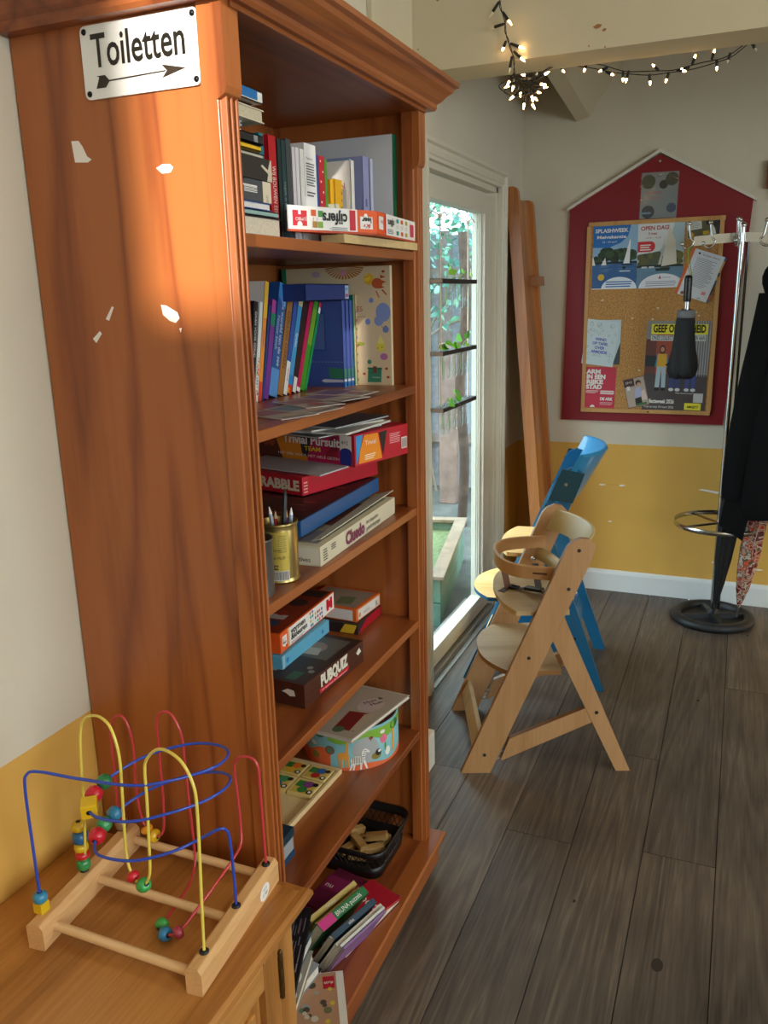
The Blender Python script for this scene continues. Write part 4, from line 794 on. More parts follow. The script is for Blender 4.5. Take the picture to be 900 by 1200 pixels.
def tri(mb, FF, FS, FT, a, b, h):
    Yl, Pk, W_, O_ = mat('#d07f1c', .5), mat('#b3154f', .5), mat('#e6e0da', .5), mat('#e2871c', .5)
    mb.rect(FF, .0, .002, a*.52, h-.002, Yl); mb.rect(FF, a*.52, .002, a*.86, h-.002, Pk); mb.poly([(0, .002), (.075, .002), (.045, h-.002), (0, h-.002)], FF, mat('#4a1c12', .5), .0006)
    for px in (.02, .04): mb.disc(FF, px, .045, .013, mat('#8a3a20', .5), .0008, ry=.017); mb.disc(FF, px+.005, .052, .009, mat('#2c120c', .5), .001)
    mb.poly([(a*.43, h-.002), (a*.58, h-.002), (a*.52, .012), (a*.47, .012)], FF, mat('#1c1c24', .5), .0006)
    mb.text(FF, 'Trivial Pursuit', .078, h-.031, .020, W_, w=.175, bold=.03, lift=.001); mb.text(FF, 'TEAM', .145, .027, .010, mat('#e0c02c', .5), w=.05, bold=.03, lift=.001); mb.text(FF, 'HET SPEL VOOR HET HELE GEZIN', .06, .012, .006, W_, w=.19, lift=.001)
    mb.disc(FF, a*.80, .046, .015, mat('#7a0f2c', .5), .0008, ry=.02); mb.disc(FF, a*.775, .022, .018, mat('#8c1030', .5), .0008, ry=.014)
    mb.rect(FF, a-.042, .004, a-.008, h-.003, W_, .001); mb.rect(FF, a-.042, .004, a-.008, .032, mat('#1c2c8c', .5), .0013); mb.disc(FF, a-.025, .032, .017, mat('#1c2c8c', .5), .0013, ry=.01, n=20); mb.text(FF, '4+2', a-.037, .050, .009, INK, maxw=.02, lift=.0015)
    mb.poly([(.004, .004), (.004, h-.003), (.03, h-.003), (.012, .02)], FS, mat('#2c8ac9', .5), .0006); mb.poly([(.012, .006), (.018, .035), (.035, h-.004), (.085, h-.006), (.10, .006)], FS, O_, .0008); mb.poly([(.09, h-.006), (.12, h-.004), (.104, .012)], FS, mat('#1a1a1a', .5), .0009)
    mb.text(FS, 'Trivial', .036, .045, .011, W_, w=.04, lift=.0012); mb.lines(FS, .035, .012, .075, .026, 3, mat('#f0dcc0', .5), lift=.001); mb.lines(FS, .13, .035, .175, .06, 6, mat('#e89aa4', .5)); mb.rect(FS, b-.028, .016, b-.006, .043, W_, .0008)
    for j in range(7): mb.rect(FS, b-.026+j*.0028, .018, b-.0246+j*.0028, .041, INK, .001)
carton('game_box', 'red and orange trivia team game box, topmost on the third shelf', (.312, 1.655, z3+.1375), -14, (.295, .205, .073), '#b3122a', '#9c1024', .0, deco=tri)
random.seed(8)
for i, (x, y, rz, c, lab) in enumerate(((.20, 1.715, -20, '#3c4048', 'dark magazine lowest on the trivia game box'), (.225, 1.73, -8, '#d5d0c8', 'white-edged magazine second on the trivia game box'), (.19, 1.745, -28, '#c2bcae', 'beige magazine third on the trivia game box'), (.205, 1.755, -14, '#6d7078', 'grey magazine topmost on the trivia game box'))):
    flat_book(lab, (x, y, z3+.2115+.0048*i), (.19, .22, .0042), c, '#d8d3c8', rz=rz+4, group='magazines on the trivia game', name='magazine', cat='magazine')

# ---------------------------------------------------------------- fourth shelf
z4 = SH[4]
def pub(mb, FF, FS, FT, a, b, h):
    DK = mat('#2a1610', .5)
    for i in range(9): mb.rect(FF, i*a/9, .002, i*a/9+.0012, h-.002, DK, .0005)
    for i in range(3): mb.rect(FS, .002, .012+i*.015, b-.002, .0132+i*.015, DK, .0005)
    mb.poly([(a-.055, .030), (a-.04, .038), (a-.025, .036), (a-.022, .024), (a-.035, .022), (a-.045, .028)], FF, mat('#d8d3c8', .6), .0008)
    mb.text(FS, 'PUBQUIZ', .062, .022, .025, mat('#d5d0c0', .6), w=.115, bold=.06, rot=.02); mb.poly([(.058, .008), (.178, .010), (.182, .020), (.056, .018)], FS, mat('#c01c2c', .5), .0007); mb.text(FS, 'hét spel voor de kroegkenner', .064, .0115, .004, mat('#f0dcd8', .5), w=.108, lift=.001)
    mb.poly([(b-.035, .034), (b-.02, .042), (b-.012, .03), (b-.026, .026)], FS, mat('#d8d3c8', .6), .0008)
    mb.rect(FT, .004, .004, a-.004, b-.004, mat('#33211a', .5)); mb.rect(FT, a-.13, .12, a-.02, .23, mat('#5a5850', .5), .0007); mb.disc(FT, a-.08, .17, .03, mat('#8d7a6c', .5), .0009); mb.poly([(a-.11, .13), (a-.05, .135), (a-.06, .17), (a-.12, .165)], FT, mat('#a8a498', .5), .0011); mb.poly([(a-.17, .03), (a-.09, .035), (a-.10, .095), (a-.16, .09)], FT, mat('#9a988c', .5), .0009); mb.rect(FT, a-.055, .012, a-.03, .05, mat('#2f5a3a', .5), .0009)
    for u, v in ((.05, .06), (.062, .075)): mb.disc(FT, a-u+.03, v, .007, mat('#7d8078', .5), .0009)
carton('game_box', 'dark brown wood-print pub quiz box on the fourth shelf', (.328, 1.345, z4), -4, (.245, .25, .052), '#4a2418', '#3a1c12', .0, deco=pub)
def lbl(mb, FF, FS, FT, a, b, h): mb.disc(FS, .022, .014, .006, mat('#2a7ab3', .5)); mb.disc(FS, b-.035, .014, .005, mat('#2a6aa8', .5)); mb.rect(FS, .004, 0, .010, h, mat('#a8b8b8', .5))
carton('game_box', 'light blue flat box between pub quiz and shapes puzzle', (.252, 1.392, z4+.053), 0, (.2, .22, .03), '#5aa3c4', '#4f96b8', 0, deco=lbl)
def vk(mb, FF, FS, FT, a, b, h):
    mb.rect(FS, .043, .003, b-.003, h-.002, WB, .0003); mb.rect(FS, .0, .003, .035, h-.001, OG); mb.rect(FS, .035, .003, .043, h-.001, mat('#d9b38a', .5), .0006); mb.rect(FS, .008, .014, .029, .036, WB, .0009); mb.disc(FS, .018, .014, .004, WB, .0009); mb.text(FS, "ik 'r", .010, .026, .006, RD, maxw=.015, lift=.0012); mb.text(FS, 'leer', .010, .018, .007, INK, maxw=.017, bold=.02, lift=.0012)
    mb.text(FS, 'vormen', .048, .027, .014, INK, w=.070, bold=.02); mb.text(FS, '&kleuren', .048, .013, .014, INK, w=.078, bold=.02); mb.lines(FS, .048, .004, .12, .010, 2, mat('#8d8d90', .5))
    random.seed(2)
    for i in range(20): mb.disc(FS, .145+.012*(i % 6)+random.uniform(-.002, .002), .008+.010*(i//6), .0038, mat(random.choice(['#2b5fa8', '#d9621c', '#2b8a7a', '#c9a62c', '#7a2b6a', '#c9d4dc']), .5))
    mb.rect(FS, b-.045, .010, b-.012, .038, RD, .0006); mb.rect(FS, b-.032, .032, b-.026, .039, WB, .0008); mb.disc(FS, b-.028, .011, .005, WB, .0008)
    mb.rect(FT, .004, .004, a-.004, b-.004, mat('#7d2414', .5)); mb.rect(FT, a-.1, .03, a-.01, .2, mat('#8c3018', .5), .0006)
    for u, v, r, c in ((a-.045, .05, .017, '#2c4a6a'), (a-.05, .11, .014, '#a8381f'), (a-.045, .18, .022, '#2a2420')): mb.disc(FT, u, v, r, mat(c, .5), .0009)
    mb.rect(FT, a-.085, .075, a-.03, .10, mat('#c9c0b8', .5), .0008); mb.rect(FT, .01, b-.05, a-.01, b-.01, mat('#2a211c', .5), .0008); mb.rect(FF, .0, .003, a, h-.002, OG)
carton('game_box', 'orange and white shapes and colours puzzle box on light blue box', (.245, 1.40, z4+.084), 2, (.21, .275, .045), '#d95a20', '#b8431c', .0, deco=vk)
def ora(mb, FF, FS, FT, a, b, h): mb.rect(FF, .004, .003, a-.01, h-.003, WB); mb.rect(FS, .01, .003, b-.006, h-.004, mat('#dcd6cc', .5)); mb.text(FS, 'raad het', .035, .011, .008, mat('#8d8d88', .5), maxw=.045); mb.text(FS, 'JL', b-.03, .008, .013, INK, maxw=.02); mb.disc(FS, .018, .014, .006, mat('#c98a5a', .5)); mb.rect(FT, .01, .01, a-.01, b-.01, mat('#8d8478', .5)); mb.poly([(a-.07, .02), (a-.03, .03), (a-.04, .08), (a-.08, .07)], FT, mat('#5a6a4a', .5), .0007)
carton('game_box', 'small orange-edged box at the far end of the fourth shelf', (.262, 1.74, z4+.028), -3, (.16, .135, .033), '#d96a2c', '#c2571f', 0, deco=ora)
def rdx(mb, FF, FS, FT, a, b, h): mb.poly([(0, .002), (b, .002), (b, h-.002), (.05, h-.002)], FS, mat('#a80f24', .5)); mb.poly([(a-.05, .002), (a-.012, .002), (a-.002, h-.002), (a-.035, h-.002)], FF, mat('#d9b32c', .5), .0007)
carton('game_box', 'red and black flat box under the small orange-edged one', (.27, 1.73, z4), 0, (.17, .145, .027), '#2a2224', '#2a2224', 0, deco=rdx)

# ---------------------------------------------------------------- fifth shelf
z5 = SH[5]
dm = thing('toy_drum', 'round cardboard drum box with zebra and giraffe in a landscape', 'box', (.238, 1.738, z5))
Rd, Hd = .121, .108; wall = MB(); wall.lathe([(Rd, 0), (Rd, Hd), (Rd-.004, Hd), (Rd-.004, .004), (.001, .004)], Matrix.Identity(4), mat('#7cb5bd', .5), 64); wall.lathe([(Rd-.0045, Hd-.002), (Rd-.0045, .005), (.001, .0045)], Matrix.Identity(4), mat('#5a1a16', .8), 48); wall.build('tub', dm)
dc = math.atan2(-1.738, 1.086-.238); art = MB()
def cpoly(pts, m, r=Rd+.0006):
    art.add([(r*math.cos(dc+u/Rd), r*math.sin(dc+u/Rd), v) for u, v in pts], [tuple(range(len(pts)))], m)
def cband(u0, u1, f0, f1, m, n=60, r=Rd+.0004):
    vs = [];
    for i in range(n+1):
        u = u0+(u1-u0)*i/n; vs += [(r*math.cos(dc+u/Rd), r*math.sin(dc+u/Rd), f0(u)), (r*math.cos(dc+u/Rd), r*math.sin(dc+u/Rd), f1(u))]
    art.add(vs, [(2*i, 2*i+2, 2*i+3, 2*i+1) for i in range(n)], m, True)
def cdisc(u, v, a, b, m, r=Rd+.0008, n=14, rot=0):
    cpoly([(u+a*math.cos(t)*math.cos(rot)-b*math.sin(t)*math.sin(rot), v+a*math.cos(t)*math.sin(rot)+b*math.sin(t)*math.cos(rot)) for t in [2*PI*i/n for i in range(n)]], m, r)
cband(-.37, .37, lambda u: .0005, lambda u: .012+.005*math.sin(u*45), mat('#e0683c', .5)); cband(-.16, -.055, lambda u: .0005, lambda u: .045+.01*math.sin(u*60), mat('#e0683c', .5), r=Rd+.0003)
cband(-.06, .2, lambda u: Hd-.030+.008*math.sin(u*50)+.05*max(0, -u-.02), lambda u: Hd-.006, mat('#7fb03c', .5)); cband(-.37, -.04, lambda u: Hd-.022+.006*math.sin(u*90), lambda u: Hd-.001, mat('#2f6a34', .5), r=Rd+.0006)
cband(.001, .069, lambda u: .052-math.sqrt(max(0, .034**2-(u-.035)**2)), lambda u: .052+math.sqrt(max(0, .034**2-(u-.035)**2)), mat('#a9acac', .5), 24, Rd+.0005)
Gf, Wz, Bk = mat('#e09a3c', .5), mat('#e8e6e0', .5), mat('#1c1c1c', .5)
cdisc(-.022, .040, .014, .010, Gf); cpoly([(-.018, .040), (-.010, .040), (-.008, .082), (-.013, .084)], Gf, Rd+.0009); cpoly([(-.014, .078), (.006, .076), (.006, .081), (-.012, .088)], Gf, Rd+.001)
for u in (-.034, -.028, -.018, -.012): cpoly([(u, .008), (u+.003, .008), (u+.004, .038), (u-.001, .038)], Gf, Rd+.0009)
cdisc(.012, .028, .017, .011, Wz, Rd+.0012); cpoly([(.022, .030), (.030, .030), (.036, .050), (.028, .056), (.024, .050)], Wz, Rd+.0013); cpoly([(.026, .050), (.044, .044), (.042, .050), (.032, .058)], Wz, Rd+.0013)
for u, u2 in ((.0, -.008), (.004, .0), (.02, .018), (.026, .034)): cpoly([(u2, .002), (u2+.004, .002), (u+.005, .026), (u-.001, .026)], Wz, Rd+.0012)
for i in range(7): cpoly([(.0+i*.004, .020), (.0012+i*.004, .020), (.0022+i*.004, .037), (.001+i*.004, .037)], Bk, Rd+.0016)
for i in range(4): cpoly([(.024+i*.0015, .036+i*.005), (.031+i*.0015, .0355+i*.005), (.031+i*.0015, .0368+i*.005), (.024+i*.0015, .0373+i*.005)], Bk, Rd+.0016)
cdisc(.062, .030, .014, .010, mat('#8a7a3c', .5)); cdisc(.068, .038, .009, .009, Bk, Rd+.001); cdisc(.071, .041, .005, .004, Wz, Rd+.0013); cdisc(.085, .068, .011, .012, mat('#e0708a', .5)); cdisc(.082, .088, .008, .005, Wz); cdisc(.098, .03, .009, .012, Wz); cdisc(.09, .045, .003, .012, mat('#5a9a4c', .5))
cdisc(-.056, .052, .013, .012, mat('#8a5a4a', .5)); cdisc(-.056, .052, .007, .007, mat('#4f8a6a', .5), Rd+.001); cdisc(-.10, .030, .013, .009, mat('#7a7a2c', .5)); cdisc(-.105, .06, .010, .006, mat('#c9d4d8', .5)); cdisc(.048, .082, .006, .004, mat('#8a4a2c', .5)); cpoly([(.046, .074), (.048, .074), (.05, .082), (.047, .082)], mat('#8a4a2c', .5), Rd+.001)
cpoly([(.115, .02), (.125, .02), (.127, .08), (.118, .08)], Gf); cdisc(.13, .09, .02, .012, mat('#2f6a34', .5)); art.build('picture_print', dm)
def opn(mb, FT, FX_, a, b, t):
    mb.rect(FT, .004, .004, a-.004, b-.004, mat('#b0a494', .6)); mb.poly([(a-.075, .03), (a-.02, .035), (a-.03, .13), (a-.09, .12)], FT, mat('#7d1f1a', .6), .0007); mb.poly([(a-.03, .03), (a-.012, .05), (a-.025, .14), (a-.045, .12)], FT, mat('#b8a690', .6), .0008); mb.disc(FT, a-.06, .03, .015, mat('#4f6a4a', .6), .0009); mb.disc(FT, a-.06, .17, .033, mat('#c2b0ac', .6), .0008, ry=.04)
    mb.text(FT, 'Muis &', a-.075, .165, .014, INK, maxw=.06, rot=R(62), lift=.0012); mb.text(FT, 'Huis', a-.055, .165, .014, INK, maxw=.05, rot=R(62), lift=.0012)
flat_book('open-lidded picture book resting tilted on the toy drum', (.272, 1.70, z5+Hd+.0075), (.155, .26, .008), '#c9c0b4', '#d8d3c8', rz=-10, tilt=(0, -3), deco=opn, name='picture_book', cat='book')
ty = thing('puzzle_tray', 'wooden inset puzzle tray with painted farm pieces, fifth shelf', 'puzzle', (.262, 1.345, z5), (0, 0, R(-2)))
PW = mat('#d2b98a', .6, noise=.06, scale=30)
MB().box((-.235, 0, 0), (0, .265, .004), PW).box((-.235, 0, .004), (-.22, .265, .013), PW).box((-.008, 0, .004), (0, .265, .013), PW).box((-.22, 0, .004), (-.008, .008, .013), PW).box((-.22, .253, .004), (-.008, .265, .013), PW).build('tray', ty, .001)
random.seed(21)
def piece(x0, y0, x1, y1, kind):
    mb = MB(); mb.box((x0, y0, .0042), (x1, y1, .0145), mat('#d8c07c', .6)); f = Fr((x0, y0, .0145), (1, 0, 0), (0, 1, 0)); w, h = x1-x0, y1-y0; cols = ['#b3201c', '#2f7a34', '#d9a61c', '#2b5fa8', '#7a3a7a', '#e0701c', '#3a8a5a']
    mb.rect(f, w*.1, .004, w*.9, h*.9, mat('#c9ae4a', .6), .0004)
    mb.rect(f, w*.12, h*.45, w*.45, h*.85, mat('#2f7a34', .6), .0006); mb.disc(f, w*.5, h*.3, min(w, h)*.2, mat(cols[kind], .6), .0008); mb.disc(f, w*.6, h*.68, min(w, h)*.22, mat(cols[(kind+3) % 7], .6), .0009); mb.disc(f, w*.84, h*.22, min(w, h)*.13, INK, .001); mb.disc(f, w*.84, h*.22, min(w, h)*.07, WHITE, .0012); mb.disc(f, w*.84, h*.74, min(w, h)*.12, INK, .001)
    mb.text(f, str(kind+1), w*.8, h*.18, .008, INK, lift=.0014, rot=R(90))
    return mb.build('puzzle_piece', ty, .001)
k = 0
for (x0, x1) in ((-.075, -.012), (-.142, -.08), (-.212, -.147)):
    for (y0, y1) in ((.195, .25), (.130, .19)):
        piece(x0, y0, x1, y1, k % 7); k += 1
piece(-.142, .01, -.08, .055, 5)
bx = thing('storage_box', 'navy and grey lidded box at the near end of the fifth shelf', 'box', (.312, 1.123, z5))
MB().box((-.2, 0, 0), (0, .178, .014), mat('#173a5a', .5)).build('base_tray', bx, .001); MB().box((-.198, .002, .014), (-.002, .176, .046), mat('#8d9498', .6)).build('body', bx, .001); MB().box((-.2, 0, .046), (0, .178, .066), mat('#12303f', .5)).build('lid', bx, .001)

# ---------------------------------------------------------------- bottom shelf
z6 = SH[6]
bk = thing('basket', 'black plastic basket with a lattice wall holding wooden blocks', 'basket', (.247, 1.765, z6))
BP_ = mat('#101012', .45)
def rr_ring(w, h, r, z, n=5):
    pts = []
    for cx, cy, a0 in ((w-r, h-r, 0), (-w+r, h-r, 90), (-w+r, -h+r, 180), (w-r, -h+r, 270)): pts += [Vector((cx+r*math.cos(R(a0+90*i/n)), cy+r*math.sin(R(a0+90*i/n)), z)) for i in range(n+1)]
    return pts
b1 = MB(); b1.loft([rr_ring(.082, .09, .03, .003), rr_ring(.084, .092, .03, .0), rr_ring(.088, .097, .032, .035), rr_ring(.0865, .0955, .032, .035), rr_ring(.082, .09, .03, .003)], BP_, caps=False); b1.loft([rr_ring(.083, .091, .03, .0), rr_ring(.083, .091, .03, .004)], BP_); b1.build('tub', bk)
b2 = MB(); b2.loft([rr_ring(.092, .102, .034, .066), rr_ring(.098, .108, .036, .07), rr_ring(.101, .111, .036, .088), rr_ring(.097, .107, .034, .088), rr_ring(.092, .102, .034, .07), rr_ring(.092, .102, .034, .066)], BP_, caps=False); b2.build('rim', bk)
lat = MB(); n = 44
def rp(t, z):
    a, b = rr_ring(.0875+.0045*(z-.035)/.031, .0965+.0055*(z-.035)/.031, .033, z, 10), None; k_ = t*len(a); i = int(k_) % len(a); return a[i].lerp(a[(i+1) % len(a)], k_-int(k_))
# evenly spaced lattice strands
peri = rr_ring(.0875, .0965, .033, 0, 10); seg = [(peri[(i+1) % len(peri)]-peri[i]).length for i in range(len(peri))]; tot = sum(seg)
def rpl(s_, z):
    s_ = (s_ % 1)*tot; i = 0
    while s_ > seg[i]: s_ -= seg[i]; i += 1
    p = peri[i].lerp(peri[(i+1) % len(peri)], s_/seg[i]); k_ = 1+.05*(z-.035)/.031; return Vector((p.x*k_, p.y*k_, z))
for i in range(n):
    for d in (1, -1): lat.tube([rpl(i/n, .035), rpl(i/n+d*.5/n, .051), rpl(i/n+d*1/n, .067)], .0013, BP_, 5, caps=False)
lat.build('lattice', bk)
random.seed(31); BW = mat('#b8935a', .6, noise=.12, scale=30)
for i, (x, y, z, a, b, c, rz, tl, lab) in enumerate(((0, -.035, .006, .05, .022, .018, 10, 0, 'wooden block at the near wall of the black basket'), (-.04, -.02, .006, .05, .02, .018, 70, 0, 'wooden block low at the left in the basket'), (.03, .01, .006, .055, .022, .018, 40, 0, 'wooden block flat in the middle of the basket'), (-.03, .04, .006, .05, .022, .018, -20, 0, 'wooden block far back in the black basket'), (.04, .05, .006, .045, .022, .018, 80, 0, 'wooden block at the far right in the basket'), (-.01, -.005, .025, .055, .022, .018, -35, 8, 'wooden block lying crosswise over the lower blocks'), (.03, .03, .03, .06, .02, .018, 15, -10, 'long pale wooden block topmost in the black basket'), (-.035, .03, .03, .05, .02, .02, 60, 12, 'wooden block tilted on the pile in the basket'))):
    mb = MB(); mb.box((-a/2, -b/2, 0), (a/2, b/2, c), BW); tag(mb.build('wooden_block', bevel=.002, loc=(.247+x, 1.765+y, z6+z), rot=(0, R(tl), R(rz))), lab, 'block', 'wooden blocks in the basket')
GM = 'books and magazines on the bottom shelf'
def cov(col2, words, wc='#e8e0d8', stripe=None):
    def f(mb, FT, FX_, a, b, t):
        mb.rect(FT, .003, b*.55, a-.003, b-.003, mat(col2, .5)); mb.text(FT, words, .01, b*.62, b*.14, mat(wc, .5), maxw=a*.8, lift=.0008)
        if stripe: mb.rect(FT, .0, .01, a, .03, mat(stripe, .5), .0006)
    return f
flat_book('purple magazine with a blue stripe lying flat behind the row', (.295, 1.535, z6), (.19, .22, .02), '#6d1838', rz=-12, group=GM, name='magazine', cat='magazine', deco=cov('#5a1430', 'lezen', stripe='#2b7fb8'))
flat_book('red magazine angled on top of the purple one', (.335, 1.535, z6+.0205), (.10, .2, .006), '#b3182a', rz=-22, group=GM, name='magazine', cat='magazine', deco=cov('#a8142a', 'rood'))
flat_book('dark purple folded leaflet on the purple magazine', (.28, 1.56, z6+.0205), (.14, .12, .005), '#5a1436', rz=-8, group=GM, name='magazine', cat='magazine', deco=cov('#7a1c48', 'nu'))
row = [('#c9b26a', .013, .205, 'pale gold-spined book first in the slanted bottom row'), ('#b8a23a', .008, .20, 'olive yellow thin book second in the bottom row'), ('#c01f30', .012, .20, 'red-spined book in the slanted bottom row'), ('#1c6a3c', .022, .205, 'green book with white title in the bottom row'), ('#b8b4ac', .007, .195, 'thin white booklet beside the green book'), ('#2c4458', .014, .2, 'dark blue-grey book in the slanted bottom row'), ('#d5d2ca', .008, .19, 'white booklet after the dark blue book'), ('#c9c9c4', .007, .195, 'grey-white booklet second from the end of the bottom row'), ('#8d6a9c', .006, .19, 'lilac-edged booklet at the end of the slanted row')]
# spines up, leaning over towards the room, running from the near end to the far end
off = 0
for i, (c, t, h, lab) in enumerate(row):
    o = thing('book', lab, 'book', (.262+off*.95, 1.462-off*.42, z6+.002), (0, R(31), R(-16)), GM); L_ = .155-.006*(i % 3)
    cm = mat(c, .5); mb = MB().box((-t, -L_/2, 0), (-t+.0012, L_/2, h*.62), cm).box((-.0012, -L_/2, 0), (0, L_/2, h*.62), cm).box((-t, -L_/2, h*.62-.0015), (0, L_/2, h*.62), cm)
    f = Fr((-t, -L_/2, h*.62), (0, 1, 0), (-1, 0, 0)); f = Fr((0, -L_/2, h*.62), (0, 1, 0), (-1, 0, 0)); 
    words = ['Verhalen', '', 'Taal', 'BRUNA puzzels', '', 'atlas', '', '', ''][i]
    if words: mb.text(f, words, .05, t*.25, t*.5, mat('#e8e6e0', .5), maxw=.085)
    if i == 3: mb.rect(f, 0, 0, .045, t, mat('#c0307a', .5), .0006)
    if i == 2: mb.rect(f, 0, 0, .03, t, mat('#e0b02c', .5), .0006)
    mb.build('cover', o); MB().box((-t+.0012, -L_/2+.002, .002), (-.0012, L_/2-.002, h*.62-.0015), PAGES).build('pages', o); off += t/math.cos(R(31))*1.0
def blkm(mb, FT, FX_, a, b, t):
    mb.rect(FT, 0, 0, a, b, mat('#17151a', .5), .0003); random.seed(6)
    for i in range(120): u, v = random.uniform(.005, a-.006), random.uniform(.004, b-.06); mb.rect(FT, u, v, u+random.uniform(.0008, .003), v+random.uniform(.02, .055), mat(random.choice(['#5a5860', '#6d6a72', '#8a8690', '#6a3a4a']), .5), .0006)
    mb.disc(FT, a*.72, b-.022, .017, mat('#d5c22c', .5), .0009, ry=.015); mb.text(FT, 'nieuw', a*.72, b-.026, .006, INK, center=True, lift=.0012)
flat_book('black magazine with grey streaks and a yellow dot, bottom shelf', (.243, 1.258, z6+.108), (.18, .24, .012), '#17151a', rz=18.9, tilt=(0, 0), group=GM, name='magazine', cat='magazine', deco=blkm)
def com(mb, FT, FX_, a, b, t):
    random.seed(9); mb.rect(FT, .003, .003, a-.003, b-.003, mat('#8d8880', .5)); mb.rect(FT, .006, .01, a-.006, b*.35, mat('#3a4654', .5), .0006)
    for u, v in ((a-.02, b*.55), (a-.018, b*.28), (.025, b*.8)): mb.disc(FT, u, v, .014, mat('#c9c7c0', .5), .0009, ry=.018); mb.lines(FT, u-.009, v-.01, u+.009, v+.01, 5, mat('#6a6864', .5), lift=.0012)
flat_book('grey comic with round speech balloons at the near bottom end', (.268, 1.222, z6+.058), (.165, .175, .022), '#8d8880', rz=14, group=GM, name='comic', cat='comic', deco=com)
def brn(mb, FT, FX_, a, b, t):
    random.seed(12); mb.rect(FT, .002, .002, a-.016, b-.002, mat('#a87f62', .5)); mb.rect(FT, a-.045, b-.045, a-.02, b-.012, mat('#a8142a', .5), .0007); mb.text(FT, 'strip', a-.043, b-.032, .008, mat('#e8d8d0', .5), maxw=.02, lift=.001); mb.rect(FT, .004, .03, .035, .07, mat('#8a4a8c', .5), .0007)
    for _ in range(34): mb.disc(FT, random.uniform(.01, a-.025), random.uniform(.01, b-.03), random.uniform(.004, .009), mat(random.choice(['#6d6a4a', '#8d8d84', '#c2a83a', '#5a7a5a', '#4a4038', '#b8b0a0']), .5), .0009, n=8)
flat_book('brown illustrated comic with a white edge at the shelf front', (.372, 1.222, z6+.0255), (.15, .20, .006), '#d2cdc2', rz=30, tilt=(0, 0), group=GM, name='comic', cat='comic', deco=brn)

for i, (x, y, a, b, t, dz, rz, c, lab) in enumerate(((.25, 1.235, .19, .2, .024, 0, 4, '#3a3f4a', 'thick dark annual lowest in the near pile, bottom shelf'), (.245, 1.235, .18, .19, .025, .032, -6, '#8a8f98', 'pale grey annual between the brown and grey comics'), (.245, 1.24, .17, .19, .026, .081, 8, '#4a5a6a', 'blue-grey annual directly under the black magazine'))):
    flat_book(lab, (x, y, z6+dz), (a, b, t), c, '#cfc9bc', rz=rz, group=GM)
